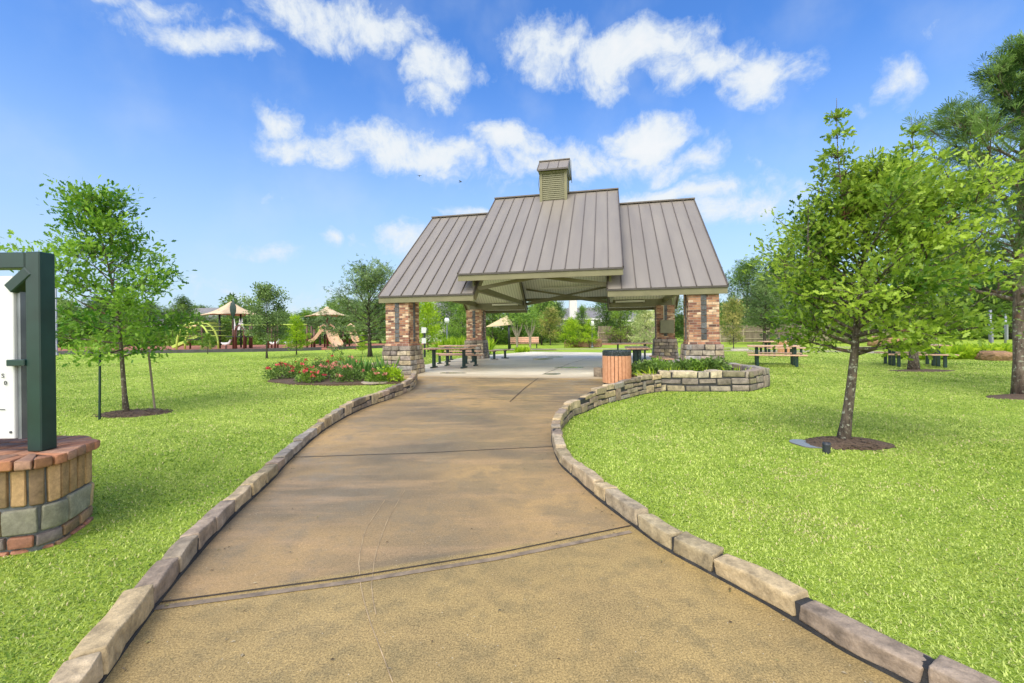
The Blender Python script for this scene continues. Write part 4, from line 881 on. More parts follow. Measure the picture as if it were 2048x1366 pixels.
PT = {
 'dark': proto(101, 'dense_tree', M['barkfar'], M['lf_dark'], 8, .7, 3.2, 50, .30, 130, .15, sp=.42),
 'dark2': proto(102, 'dense_tree', M['barkfar'], M['lf_dark'], 8, .5, 2.6, 50, .28, 130, .15, sp=.36, shape='vase'),
 'mid': proto(103, 'leafy_tree', M['barkfar'], M['lf_mid'], 8, .5, 3.2, 50, .28, 130, .14, sp=.38),
 'mid2': proto(104, 'leafy_tree', M['barkfar'], M['lf_mid'], 8, 1.0, 2.9, 46, .28, 120, .14, sp=.36, shape='vase'),
 'grey': proto(105, 'live_oak', M['barkfar'], M['lf_grey'], 6, 1.5, 2.3, 46, .19, 150, .15, sp=.26),
 'grey2': proto(106, 'live_oak', M['barkfar'], M['lf_grey'], 6, 1.4, 2.5, 46, .19, 150, .15, sp=.28, shape='vase'),
 'lime': proto(107, 'cypress_tree', M['barkfar'], M['lf_lime'], 5, .9, 1.5, 46, .17, 120, .07, sp=.2, shape='cone'),
 'lime2': proto(108, 'cypress_tree', M['barkfar'], M['lf_lime'], 5, .5, 1.8, 40, .22, 110, .07, sp=.26),
 'red': proto(109, 'crape_myrtle', M['barkfar'], M['lf_red'], 5, .8, 1.5, 40, .2, 100, .07, sp=.24, shape='vase'),
 'cream': proto(110, 'variegated_shrub', M['barkfar'], M['lf_cream'], 4, .3, 1.6, 40, .2, 110, .06, sp=.24),
 'small': proto(111, 'young_oak', M['barkfar'], M['lf_mid'], 5, 1.3, 1.45, 46, .13, 130, .07, sp=.17, lk='quad'),
 'smallg': proto(112, 'young_oak', M['barkfar'], M['lf_grey'], 5, 1.35, 1.6, 50, .13, 170, .075, sp=.17, lk='quad'),
}
used = set()
def put(kind, px, d, ytop, hw, label, group, z0=0.0, rot=None):
    src = PT[kind]; r = random.Random(int(px * 13 + d)); first = kind not in used; used.add(kind); o = src if first else copy_tree(src)
    p = at(px, ytop, d); o.location = (p.x, d, z0); H = (p.z - z0) * 1.0; base = {'dark': .42, 'dark2': .38, 'mid': .42, 'mid2': .40, 'grey': .42, 'grey2': .46, 'lime': .34, 'lime2': .40, 'red': .36, 'cream': .45, 'small': .33, 'smallg': .36}[kind]
    wx = hw / F * d / base; o.scale = (wx, wx, H); o.rotation_euler = (0, 0, r.uniform(0, 6.28) if rot is None else rot); tag(o, label, 'tree', group); return o
GB = 'trees round the edge of the park'; GM = 'young trees on the park lawns'
BT = [
 ('smallg', 532, 25.9, 577, 46, 'dark green young oak in front of the playground arches, second from the left', GM),
 ('lime', 592, 30, 628, 30, 'bright yellow-green cypress in front of the playground slides', GM),
 ('grey2', 738, 26.2, 556, 80, 'spreading dark oak left of the left pavilion pillar', GM),
 ('small', 415, 33, 668, 16, 'tiny thin leaning tree before the green climbing arches', GM),
 ('lime', 724, 30, 664, 12, 'tiny lime sapling on thin stakes left of the spreading oak trunk', GM),
 ('lime2', 855, 32, 607, 34, 'lime green tree just right of the left front pillar', GM),
 ('dark', 903, 44, 592, 42, 'dark tree behind the lamp seen left of the rear left pillar', GB),
 ('mid2', 925, 38, 620, 30, 'mid green tree filling the gap beside the rear left pillar', GB),
 ('mid', 985, 50, 606, 44, 'green tree behind the small tan shade sail', GB),
 ('mid2', 1082, 47, 596, 36, 'tall fresh green tree in the centre of the pavilion opening', GB),
 ('dark', 1035, 52, 612, 45, 'dark bushy tree behind the pale-stemmed myrtles', GB),
 ('red', 1100, 44, 622, 30, 'bronze tipped tree right of the red bench', GB),
 ('dark2', 1096, 66, 596, 36, 'dark tall tree left of the pale chimney', GB),
 ('lime2', 1143, 37, 640, 22, 'small bright green tree before the pale house', GM),
 ('lime', 1178, 36, 636, 20, 'small yellow-green sapling between stakes near the lamp pole', GM),
 ('dark', 1212, 50, 596, 30, 'open dark tree in front of the pale house gable', GB),
 ('mid2', 1163, 54, 622, 17, 'slim green tree right below the pale chimney', GB),
 ('dark2', 1118, 56, 612, 20, 'small dark tree at the left end of the pale house', GB),
 ('mid', 1240, 47, 600, 34, 'green tree standing before the dark fence panels', GB),
 ('cream', 1288, 31, 622, 29, 'cream variegated shrub tree left of the rear right pillar', GM),
 ('dark2', 1338, 49, 585, 34, 'dark tree showing between the two right pillars', GB),
 ('dark', 1395, 49, 590, 40, 'dark tree hidden behind the right front pillar', GB),
 ('red', 1466, 29, 606, 25, 'small tree with bronze tips right of the right front pillar', GM),
 ('dark', 1492, 50, 534, 50, 'tall dark tree beyond the fence next to the right roof eave', GB),
 ('grey', 1528, 39, 566, 56, 'grey-green oak in front of the fence, left of the two', GM),
 ('grey2', 1590, 41, 548, 62, 'grey-green oak in front of the fence, right of the two', GM),
 ('dark2', 1560, 53, 528, 60, 'tall dark tree behind the two grey-green oaks', GB),
 ('mid', 1645, 49, 560, 60, 'green tree behind the big oak crown, left part', GB),
 ('dark', 1730, 50, 580, 66, 'dark tree hidden behind the big oak crown, middle', GB),
 ('dark2', 1820, 50, 575, 66, 'dark tree behind the second oak crown', GB),
 ('dark', 1908, 49, 566, 66, 'dark tree left of the volleyball poles', GB),
 ('mid2', 1968, 47, 560, 56, 'dark green tree behind the nearer volleyball pole', GB),
 ('dark2', 2020, 46, 548, 60, 'dark tree between the volleyball poles and the pine', GB),
 ('mid', 2090, 46, 540, 66, 'green tree behind the pine trunk', GB),
 ('grey', 2180, 44, 540, 80, 'grey-green tree beyond the right edge of the lawn', GB),
 ('mid', 1700, 40, 600, 44, 'lower green tree behind the big oak trunk', GB),
 ('dark', 22, 70, 600, 44, 'dark tree behind the park sign', GB),
 ('mid', 110, 66, 612, 50, 'green tree behind the park sign post', GB),
 ('dark2', 190, 68, 608, 46, 'dark tree hidden behind the left sapling crown', GB),
 ('dark', 300, 70, 612, 44, 'dark tree right of the left sapling crown', GB),
 ('dark2', 366, 64, 604, 34, 'dark tree behind the grey roofed house', GB),
 ('dark', 400, 75, 618, 40, 'round dark tree over the grey house roof', GB),
 ('grey', 405, 50, 636, 34, 'grey-green tree in front of the grey roofed house', GB),
 ('dark', 468, 66, 628, 44, 'dark tree behind the tall shade canopy', GB),
 ('mid', 440, 60, 640, 34, 'light green tree below the tall shade canopy', GB),
 ('dark2', 548, 66, 634, 42, 'dark low tree between the two shade canopies', GB),
 ('mid', 612, 66, 625, 44, 'dark rounded tree left of the umbrella canopy', GB),
 ('grey', 640, 52, 640, 36, 'grey-green tree behind the slides', GB),
 ('dark', 694, 62, 604, 48, 'dark tree right of the umbrella canopy', GB),
 ('mid2', 760, 60, 612, 48, 'green tree behind the spreading dark oak', GB),
 ('dark', 820, 62, 606, 40, 'dark tree behind the left front pillar', GB),
]
for b in BT: put(*b)
# pale-stemmed myrtles
for i, (px, lab) in enumerate(((1034, 'left of two pale bare-stemmed myrtles by the red bench'), (1060, 'right of two pale bare-stemmed myrtles by the red bench'))):
    d = 31; x = at_(px, d); t = thing('crape_myrtle', lab, 'tree', (x, d, 0), i * .8, 'pale-stemmed myrtles'); mb = MB(); r = random.Random(i); tips = []
    for k in range(9):
        a = k * 2.4; e = Vector((math.cos(a) * .5, math.sin(a) * .5, 2.2 + r.uniform(-.2, .2))); mb.tube([(0, 0, -.05), (math.cos(a) * .05, math.sin(a) * .05, 1.0), (math.cos(a) * .28, math.sin(a) * .28, 1.5), e], [.06, .05, .03, .012], 6, False); tips.append(e)
    mb.build('stems', M['barkpale'], t, smooth=True); rng = np.random.default_rng(i); C = np.concatenate([np.array(e) + rng.normal(0, .28, (60, 3)) + np.array([0, 0, .15]) for e in tips]); D = rng.normal(0, 1, C.shape)
    V, T, tn = leaves(C, D, .16, 'clump', rng.uniform(0, 1, (len(C), 1)), rng); link('crown', npmesh('crown', V, T, M['lf_mid'], tone=tn), t)
# far wood closing the horizon
rng = np.random.default_rng(3); n = 42000; th_ = rng.uniform(-1.25, 1.15, n); rad = rng.uniform(84, 100, n); prof = 5.2 + 1.4 * np.sin(th_ * 31) + .9 * np.sin(th_ * 77 + 1) + .7 * np.sin(th_ * 140)
zz = rng.uniform(0, 1, n) ** .7 * prof; C = np.column_stack([rad * np.sin(th_), rad * np.cos(th_), zz]); D = rng.normal(0, 1, (n, 3)); tb = .5 + .3 * np.sin(th_ * 60) + rng.normal(0, .2, n)
V, T, tn = leaves(C, D, 1.0, 'clump', np.clip(tb, 0, 1)[:, None], rng, .4); fo = link('far_wood', npmesh('far_wood', V, T, M['lf_dark'], tone=tn)); tag(fo, 'far dark woodland closing the horizon behind the park', 'woodland', None, 'stuff')
# hedge understorey along the back fence
for (x0, x1, y0, y1, hh, lab, lm) in ((-8, 16, 53, 55, 2.6, 'dense dark shrub belt behind the far lawn seen through the pavilion', 'lf_dark'), (36, 62, 46, 50, 3.2, 'dark shrub belt behind the volleyball poles', 'lf_dark'), (-62, -22, 60, 63, 2.2, 'shrub belt behind the playground', 'lf_mid')):
    n = 14000; u = rng.uniform(0, 1, n); C = np.column_stack([x0 + (x1 - x0) * u, rng.uniform(y0, y1, n), rng.uniform(0, 1, n) * hh * (.8 + .25 * np.sin(u * 40))]); V, T, tn = leaves(C, rng.normal(0, 1, (n, 3)), .34, 'clump', np.clip(.45 + .3 * np.sin(u * 70) + rng.normal(0, .2, n), 0, 1)[:, None], rng, .4)
    tag(link('shrub_belt', npmesh('shrub_belt', V, T, M[lm], tone=tn)), lab, 'shrubs', None, 'stuff')

# ------------------------------------------------------------------ flowers and bed plants
def bush(name, label, loc, r0, h, n, leaf, lm, group, flowers=0, fm=None, seed=0, kind='quad', cat='shrub'):
    rg = np.random.default_rng(seed); t = thing(name, label, cat, loc, 0, group); d = rg.normal(0, 1, (n, 3)); d[:, 2] = np.abs(d[:, 2]); d /= np.linalg.norm(d, axis=1)[:, None]; k = rg.uniform(.35, 1.05, n) ** .6
    lob = 1 + .22 * np.sin(np.arctan2(d[:, 1], d[:, 0]) * 3 + seed) ; C = d * (k * lob)[:, None] * np.array([r0, r0, h]); C[:, 2] += .03
    V, T, tn = leaves(C, d, leaf, kind, np.clip(rg.normal(.5, .25, (n, 1)) + .15 * np.sin(C[:, :1] * 20), 0, 1), rg, .5); link('foliage', npmesh('foliage', V, T, M[lm], tone=tn), t)
    mb = MB()
    for i in range(7): a = i * .9; mb.tube([(0, 0, 0), (math.cos(a) * r0 * .6, math.sin(a) * r0 * .6, h * .75)], [.008, .003], 4, False)
    mb.build('stem', M['barkfar'], t)
    if flowers:
        Vs = []; Ts = []; tt = []; b = 0
        for i in range(flowers):
            a = rg.uniform(0, 6.28); e = rg.uniform(.25, 1.2); c = np.array([math.cos(a) * math.cos(e) * r0, math.sin(a) * math.cos(e) * r0, math.sin(e) * h + .04]) * 1.05
            dd = rg.normal(0, 1, (14, 3)); dd[:, 2] = np.abs(dd[:, 2]); V, T, q = leaves(c + dd * .012, dd, .062, 'quad', rg.uniform(0, 1, (14, 1)), rg, .3); Vs.append(V); Ts.append(T + b); tt.append(q); b += len(V)
        link('blossoms', npmesh('blossoms', np.concatenate(Vs), np.concatenate(Ts), M[fm or 'petal'], tone=np.concatenate(tt)), t)
    return t
GR_ = 'rose bushes in the left bed'
for i, (px, py, r0, h, fl_, fm, lab) in enumerate(((560,757,.42,.42,10,'petal','leftmost rose bush with big coral red blooms'),(600,752,.40,.48,6,'petal','second rose bush with pink and red blooms'),(622,764,.34,.34,5,'petal','low front rose bush with red blooms near the bed tip'),(655,757,.42,.36,4,'petalp','mid green rose bush in the middle of the bed front'),(688,748,.45,.55,5,'petalp','tall rose bush at the back of the bed'),(668,742,.4,.5,4,'petal','back rose bush with one red bloom high up'),(700,762,.45,.40,5,'petalp','broad front rose bush with pale coral blooms'),(722,752,.34,.42,4,'petalp','rose bush with pale blooms left of the irises'),(755,764,.26,.30,2,'petalp','small bush in front of the irises'),(640,745,.36,.42,3,'petalp','back rose bush with peach blooms'))):
    p = gr(px, py, .05); bush('rose_bush', lab, (p.x, p.y, .04), r0, h, 1100, .055, 'lf_mid' if i % 3 else 'lf_dark', GR_, fl_ + 3, fm, 40 + i)
p = gr(783, 762, .05); bush('leafy_shrub', 'bright green low bush at the right end of the rose bed', (p.x, p.y, .04), .34, .36, 1000, .06, 'lf_lime', None, 0, None, 66)
p = gr(700, 741, .05); bush('grey_shrub', 'sparse grey-green shrub behind the roses by the bed wall', (p.x, p.y, .04), .5, .42, 700, .05, 'lf_grey', None, 0, None, 67)
def iris(label, loc, h, n, group, seed, lm='lf_blade', name='iris_clump', sp=.10):
    rg = np.random.default_rng(seed); t = thing(name, label, 'plant', loc, 0, group); C = np.column_stack([rg.normal(0, sp, n), rg.normal(0, sp, n), np.zeros(n)]); D = np.column_stack([C[:, 0] * 3.2, C[:, 1] * 3.2, np.ones(n)]) * 1.0
    y = D + rg.normal(0, .12, (n, 3)); V, T, tn = leaves(C, y * 3, h, 'strap', rg.uniform(.1, .95, (n, 1)), rg, .15, .3); link('leaves', npmesh('leaves', V, T, M[lm], tone=tn), t); return t
for i, (px, py, lab) in enumerate(((707, 757, 'left iris clump with upright sword leaves'), (727, 756, 'middle iris clump with tall sword leaves'), (769, 755, 'right iris clump in front of the pillar base'))):
    p = gr(px, py, .05); iris(lab, (p.x, p.y, .04), .62, 60, 'iris clumps in the rose bed', i + 5)
for i, (px, py, lab) in enumerate(((1290,748,'leafy clump at the left end of the right planter'),(1330,747,'second leafy clump in the right planter'),(1362,746,'leafy clump in the middle of the right planter'),(1392,745,'dense clump in front of the right pillar'),(1425,745,'tallest rounded clump in the right planter'),(1310,738,'back clump of the planter by the end-on bench'))):
    p = gr(px, py, .28); p.y = min(p.y, 12.0); p.x = at_(px, p.y); bush('planter_shrub', lab, (p.x, p.y, .26), .36, .28 + .05 * (i == 4), 1300, .07, 'lf_mid' if i % 2 else 'lf_dark', 'clumps of greenery in the stone planter', 0, None, 80 + i, 'strap' if i in (1,) else 'quad', 'plant')
for i, (px, lab) in enumerate(((1310, 'grassy tuft along the planter front, left one'), (1350, 'grassy tuft along the planter front, middle one'), (1395, 'grassy tuft along the planter front, right one'), (1475, 'sparse grassy tuft in the pointed planter corner'))):
    y = 10.5 + .1 * (i % 2); iris(lab, (at_(px, y), y, .26), .24, 44, 'grassy tufts in the stone planter', 20 + i, 'lf_lime', 'grass_tuft', .13)
flag = MB(); p = gr(748, 765, .05); flag.prism(disc_pts(p, .32, .26, seed=4), .03, .075); tag(flag.build('flagstone', M['pathfar']), 'pinkish flagstone lying in the rose bed', 'flagstone')

# tall grasses left of the shade sail, bed beyond the second lawn table, small bed by the floor edge
def strip_plants(name, label, x0, x1, y0, y1, h, n, lm, seed, kind='strap', cat='plants'):
    rg = np.random.default_rng(seed); C = np.column_stack([rg.uniform(x0, x1, n), rg.uniform(y0, y1, n), rg.uniform(0, .15, n)]); D = np.column_stack([rg.normal(0, .25, n), rg.normal(0, .25, n), np.ones(n)]) * 2
    V, T, tn = leaves(C, D, h, kind, rg.uniform(0, 1, (n, 1)), rg, .2, .4); o = link(name, npmesh(name, V, T, M[lm], tone=tn)); return tag(o, label, cat, None, 'stuff')
strip_plants('tall_grass', 'tall light green ornamental grass behind the pavilion tables', -4.6, -1.4, 27, 29, .85, 1500, 'lf_lime', 2)
strip_plants('bed_plants', 'yellow-green leafy bed plants behind the second lawn table', 17.2, 25, 18.6, 20.2, .42, 2600, 'lf_lime', 3, 'clump')
strip_plants('edge_plants', 'low flowering plants at the far left edge of the pavilion floor', .2, 1.1, 29.3, 30.0, .22, 300, 'lf_lime', 4, 'clump')

# ------------------------------------------------------------------ far lawn details
far = MB(); far.prism([(-3, 34.6), (30, 30.5), (30, 31.3), (-3, 35.6)], -.02, .012); o = far.build('park_path', M['pathfar']); o['kind'] = 'structure'
fr2 = MB(); fr2.prism([gr(1400, 702), gr(1700, 706), gr(2100, 716), gr(2100, 712), gr(1700, 702), gr(1400, 699)][::1], -.02, .014); o = fr2.build('garden_path', M['pathfar']); o['kind'] = 'structure'
mb = MB(); mb.prism([(at_(1175, 45), 43), (at_(1305, 43), 43), (at_(1310, 47.5), 47.5), (at_(1160, 47.5), 47.5)], -.02, .03); o = mb.build('red_mulch_bed', M['redmulch']); tag(o, 'strip of red mulch in front of the far dark fence', 'mulch')
def fence(label, x0, y0, x1, y1, h=1.85, lit=True):
    t = thing('wooden_fence', label, 'fence', (x0, y0, 0), 0, 'wooden fences at the park edge'); L_ = math.hypot(x1 - x0, y1 - y0); rz = math.atan2(y1 - y0, x1 - x0); t.rotation_euler = (0, 0, rz)
    mb = MB(); n = int(L_ / .15); r = random.Random(int(x0))
    for i in range(n): mb.box(((i + .5) * .15, 0, h / 2 + r.uniform(-.02, .02)), (.14, .02, h))
    mb.build('pickets', M['fence'], t)
    for z in (.35, h * .62): 
        mb = MB(); mb.box((L_ / 2, -.035, z), (L_, .045, .10)); mb.build('rail', M['fence_rail'], t)
    for i in range(int(L_ / 2.4) + 1): mb = MB(); mb.box((i * 2.4, -.075, h * .36), (.11, .05, h * .72)); mb.build('post', M['fence_rail'], t)
fence('weathered picket fence with pale rails behind the lawn tables', at_(1395, 47.5), 47.5, at_(1760, 46.5), 46.5)
fence('dark fence panels seen through the pavilion behind red mulch', at_(1196, 48), 48, at_(1320, 47.8), 47.8, 1.9)
fence('fence stretch behind the second oak trunk', at_(1765, 46), 46, at_(1890, 45), 45, 1.7)
# houses
def house(label, x, y, w, d, hw, hr, rz, wall, chim=None, group='houses beyond the park'):
    t = thing('house', label, 'house', (x, y, 0), rz, group); mb = MB(); mb.box((0, 0, hw / 2), (w, d, hw)); mb.build('wall', wall, t)
    mb = MB(); e = .5; P = [(-w / 2 - e, -d / 2 - e, hw), (w / 2 + e, -d / 2 - e, hw), (w / 2 + e, d / 2 + e, hw), (-w / 2 - e, d / 2 + e, hw), (-w * .28, 0, hr), (w * .28, 0, hr)]
    mb.add(P, [(0, 1, 5, 4), (1, 2, 5), (2, 3, 4, 5), (3, 0, 4), (3, 2, 1, 0)]); rf = mb.build('roof', M['shingle'], t)
    mb = MB(); mb.box((0, -d / 2 - e - .02, hw - .08), (w + 2 * e, .06, .22)); mb.build('gutter', M['trim'], t)
    for i in range(3):
        xx = (-.32 + .32 * i) * w; mb = MB(); mb.box((xx, -d / 2 - .03, hw * .55), (1.3, .08, 1.3)); f = mb.build('window', M['trim'], t); mb = MB(); mb.box((xx, -d / 2 - .075, hw * .55), (1.1, .03, 1.1)); mb.build('pane', M['glass'], f)
    if chim:
        mb = MB(); mb.box((chim[0], chim[1], chim[2] / 2 + hw / 2), (1.0, .8, chim[2] - hw)); c = mb.build('chimney', wall, rf); mb = MB(); mb.box((chim[0], chim[1], chim[2] + .05), (1.15, .95, .12)); mb.build('cap', M['trim'], c)
    return t
p = at(1141, 598, 62); house('pale two storey house with a tall square chimney seen through the pavilion', at_(1185, 66), 66, 13, 9, 3.1, 4.9, R(4), M['pale_wall'], (p.x - at_(1185, 66), -4.0, p.z))
house('brick house with a grey hipped roof behind the playground', at_(392, 72), 72, 15, 10, 3.0, 5.9, R(-6), M['brick_wall'])
house('grey roofed house glimpsed between the left pillars', at_(916, 74), 74, 14, 10, 3.6, 6.4, R(12), M['pale_wall'])
house('small grey roofed house behind the dark fence panels', at_(1262, 64), 64, 9, 8, 2.8, 4.0, R(-4), M['pale_wall'])

# lamps, benches, rocks, poles
def lamp(label, px, d, ytop, globe=True):
    t = thing('lamp_post', label, 'lamp post', (at_(px, d), d, 0), 0, 'lamp posts in the park'); H = at(px, ytop, d).z
    mb = MB(); mb.tube([(0, 0, 0), (0, 0, .15), (0, 0, .16), (0, 0, H - .5)], [.12, .11, .055, .045], 10); mb.build('pole', M['steel'], t, smooth=True)
    mb = MB(); mb.lathe([(0, H - .52), (.14, H - .48), (.2, H - .25), (.13, H - .06), (0, H - .03)], 14); mb.build('globe', M['lamp_glass'], t, smooth=True)
    mb = MB(); mb.lathe([(.14, H - .06), (.05, H + .02), (0, H + .06)], 14); mb.build('cap', M['black_metal'], t, smooth=True)
lamp('globe lamp post seen between the two left pillars', 894, 34, 634)
lamp('pale lamp pole with globe behind the small sapling on stakes', 1184, 36, 640)
p = gr(1047, 692); t = thing('park_bench', 'reddish park bench with a backrest on the far lawn between the myrtles', 'bench', (at_(1047, 37), 37, 0)); mb = MB(); plank_top(mb, 2.6, .45, .46, 3); mb.build('seat', M['tabletop'], t)
mb = MB()
for i in range(3): mb.box((0, .24, .58 + i * .15), (2.6, .04, .13))
mb.build('backrest', M['tabletop'], t)
for sx in (-1, 1): mb = MB(); mb.box((sx * 1.1, .05, .22), (.07, .45, .43)); mb.box((sx * 1.1, .27, .5), (.06, .04, .95)); mb.build('leg', M['black_metal'], t)
p = gr(848, 712); t = thing('information_post', 'dark post with two small white notices right of the left front pillar', 'sign', (at_(849, 25), 25, 0)); mb = MB(); mb.box((0, 0, .85), (.10, .10, 1.7)); mb.build('post', M['black_metal'], t); mb = MB(); mb.box((-.03, -.065, 1.55), (.26, .02, .32)); mb.build('notice', M['panel'], t); mb = MB(); mb.box((-.03, -.065, .95), (.24, .02, .3)); mb.build('notice', M['panel'], t)
def rock(label, x, y, sx, sy, sz, seed, group):
    T_q, Fq = TB[5]; T_q = T_q / (T_q.max() / 2) - 1; T_q = T_q / ((np.abs(T_q) ** 5).sum(1) ** .2)[:, None]; r = np.random.default_rng(seed); V = T_q * np.array([sx, sy, sz]); V += np.sin(T_q[:, [1, 2, 0]] * 4 + seed) * .09 * np.array([sx, sy, sz]) + r.normal(0, .01, V.shape); mb = MB(); mb.add(V.tolist(), Fq.tolist(), lin(150, 118, 88)[:3]); o = mb.build('boulder', M['rock'], None, vc=True); o.location = (x, y, sz * .75); tag(o, label, 'boulder', group)
GRK = 'landscape boulders'
rock('squared brown boulder on the far lawn behind the small bright tree', at_(1150, 38), 38, .9, .5, .42, 1, GRK); rock('brown boulder at the foot of the lamp pole sapling', at_(1183, 37.5), 37.5, .8, .5, .45, 2, GRK)
rock('long flat boulder behind the pine trunk, front of the planting bed', at_(2022, 18.1), 18.1, 1.1, .5, .17, 3, GRK); rock('grey boulder at the tip of the planting bed left of the pine', at_(1988, 17.8), 17.8, .4, .35, .22, 4, GRK)
rock('long low stone wall block behind the second lawn table', at_(1780, 33), 33, 1.6, .5, .42, 5, GRK)
for (px, d, yt, lab) in ((1979, 20.6, 620, 'nearer grey volleyball pole on the right lawn'), (2010, 25.5, 628, 'farther grey volleyball pole on the right lawn')):
    x = at_(px, d); H = at(px, yt, d).z; t = thing('volleyball_pole', lab, 'pole', (x, d, 0), 0, 'volleyball poles'); mb = MB(); mb.tube([(0, 0, 0), (.05, 0, H)], .055, 10); mb.build('pole', M['steel'], t, smooth=True); mb = MB(); mb.box((0.03, -.07, H * .5), (.10, .07, .9)); mb.build('winch_sleeve', M['steel'], t)
p = gr(1466, 703); mb = MB(); mb.prism(disc_pts((at_(1478, 28.5), 28.5), .5, .3, seed=3), 0, .12); tag(mb.build('white_gravel', M['sand']), 'small pale heap on the grass by the bronze tipped tree', 'gravel')
t = thing('drinking_fountain', 'dark drinking fountain with a pale bowl behind the second oak trunk', 'fountain', (at_(1842, 27), 27, 0)); mb = MB(); mb.lathe([(.22, 0), (.18, .1), (.14, .85), (.2, .95)], 14); mb.build('pedestal', M['steel'], t, smooth=True); mb = MB(); mb.lathe([(.2, .93), (.28, 1.05), (.26, 1.08), (0, 1.0)], 14); mb.build('bowl', M['play_white'], t, smooth=True)
for i, (px, py, rz, lab) in enumerate(((839, 352, .3, 'left of two small birds flying in the blue sky'), (921, 364, 1.2, 'right of two small birds flying above the roof'))):
    p = at(px, py, 34); t = thing('bird', lab, 'bird', p, rz, 'birds in flight'); mb = MB(); mb.tube([(0, -.14, 0), (0, -.08, .01), (0, 0, .01), (0, .1, 0), (0, .17, 0)], [.008, .03, .035, .02, .006], 8); mb.build('body', M['bird'], t, smooth=True)
    for sx in (-1, 1):
        mb = MB(); mb.add([(0, -.03, .015), (0, .05, .015), (sx * .12, .04, .06 + .03 * i), (sx * .11, -.04, .06 + .03 * i), (sx * .22, .07, .03), (0, .0, .004), (sx * .12, 0, .05)], [(0, 1, 2, 3), (3, 2, 4), (1, 5, 6, 2), (5, 0, 3, 6), (2, 6, 4), (6, 3, 4)]); mb.build('wing', M['bird'], t)

# ------------------------------------------------------------------ playground
mb = MB(); mb.prism([(-48, 36.5), (-30, 35.6), (-21, 36.5), (-14, 39.5), (-11, 43), (-9, 58), (-58, 60), (-60, 38)], -.02, .05); o = mb.build('playground_surface', M['redmulch']); o['kind'] = 'structure'
t = thing('playground_border', 'dark timber border along the near edge of the red playground surface', 'border'); pbp = Poly([(-60, 38), (-48, 36.3), (-30, 35.4), (-21, 36.3), (-16.6, 38.2)]); mb = MB(); ss = np.linspace(0, pbp.L, 60); a_, b_ = pbp(ss, 0), pbp(ss, .18)
for i in range(59): mb.hexa([(*a_[i], -.02), (*b_[i], -.02), (*b_[i + 1], -.02), (*a_[i + 1], -.02), (*a_[i], .27), (*b_[i], .27), (*b_[i + 1], .27), (*a_[i + 1], .27)])
mb.build('timber', M['timber_edge'], t); mb = MB(); pbp = Poly([(-15.4, 38.9), (-12.2, 41.5), (-10.4, 45)]); ss = np.linspace(0, pbp.L, 20); a_, b_ = pbp(ss, 0), pbp(ss, .18)
for i in range(19): mb.hexa([(*a_[i], -.02), (*b_[i], -.02), (*b_[i + 1], -.02), (*a_[i + 1], -.02), (*a_[i], .27), (*b_[i], .27), (*b_[i + 1], .27), (*a_[i + 1], .27)])
mb.build('timber', M['timber_edge'], t)
def P3(px, py, d): return at(px, py, d)
D0 = 43.5
def canopy(mb, c, rx, ry, ztop, zedge, th=.05, n=4, rot=0, sag=.22):
    # pyramid of cloth with sagging edges
    ring = []; K = 8
    for k in range(n):
        a0, a1 = rot + 2 * math.pi * k / n, rot + 2 * math.pi * (k + 1) / n
        for j in range(K):
            f = j / K; x = (math.cos(a0) * (1 - f) + math.cos(a1) * f); y = (math.sin(a0) * (1 - f) + math.sin(a1) * f); s_ = 1 - sag * math.sin(math.pi * f); ring.append((x * rx * s_, y * ry * s_, math.sin(math.pi * f) * .12))
    vs = []; m_ = len(ring); lev = [(1, 0), (.7, .16), (.42, .42), (.18, .75), (.02, 1)]
    for off in (0, -th):
        for f, hz_ in lev: vs += [(c[0] + x * f, c[1] + y * f, zedge + (ztop - zedge) * hz_ + e * f + off) for x, y, e in ring]
    fs = []; LN = len(lev)
    for s_ in (0, 1):
        for l_ in range(LN - 1):
            for i in range(m_):
                a, b, c2, d2 = (s_ * LN + l_) * m_ + i, (s_ * LN + l_) * m_ + (i + 1) % m_, (s_ * LN + l_ + 1) * m_ + (i + 1) % m_, (s_ * LN + l_ + 1) * m_ + i; fs.append((a, b, c2, d2) if s_ == 0 else (d2, c2, b, a))
    for i in range(m_): fs.append((i, LN * m_ + i, LN * m_ + (i + 1) % m_, (i + 1) % m_))
    mb.add(vs, fs)
# tall canopy
t = thing('shade_canopy', 'large peaked tan shade canopy over the left play tower', 'shade canopy', (0, 0, 0), 0, 'tan shade canopies'); c = P3(462, 603, D0 + 2); e_ = P3(462, 630, D0 + 2).z; mb = MB(); canopy(mb, (c.x, D0 + 2), 3.1, 3.1, c.z, e_, rot=R(12)); mb.build('canopy', M['canopy'], t, smooth=True)
for dx, dy in ((-.8, -.6), (1.6, .5), (0, 1.6)): mb = MB(); mb.tube([(c.x + dx, D0 + 2 + dy, 0), (c.x + dx, D0 + 2 + dy, e_ + .5)], .09, 8); mb.build('post', M['black_metal'], t, smooth=True)
# umbrella canopy
t = thing('shade_canopy', 'tan umbrella canopy on one central mast over the slides', 'shade canopy', (0, 0, 0), 0, 'tan shade canopies'); c = P3(654, 613, D0); e_ = P3(654, 632, D0).z; mb = MB(); canopy(mb, (c.x, D0), 2.3, 2.3, c.z, e_, n=4, rot=R(0)); mb.build('canopy', M['canopy'], t, smooth=True)
mb = MB(); mb.tube([(c.x, D0, 0), (c.x, D0, e_ + .6)], .12, 10); mb.build('mast', M['play_brown'], t, smooth=True)
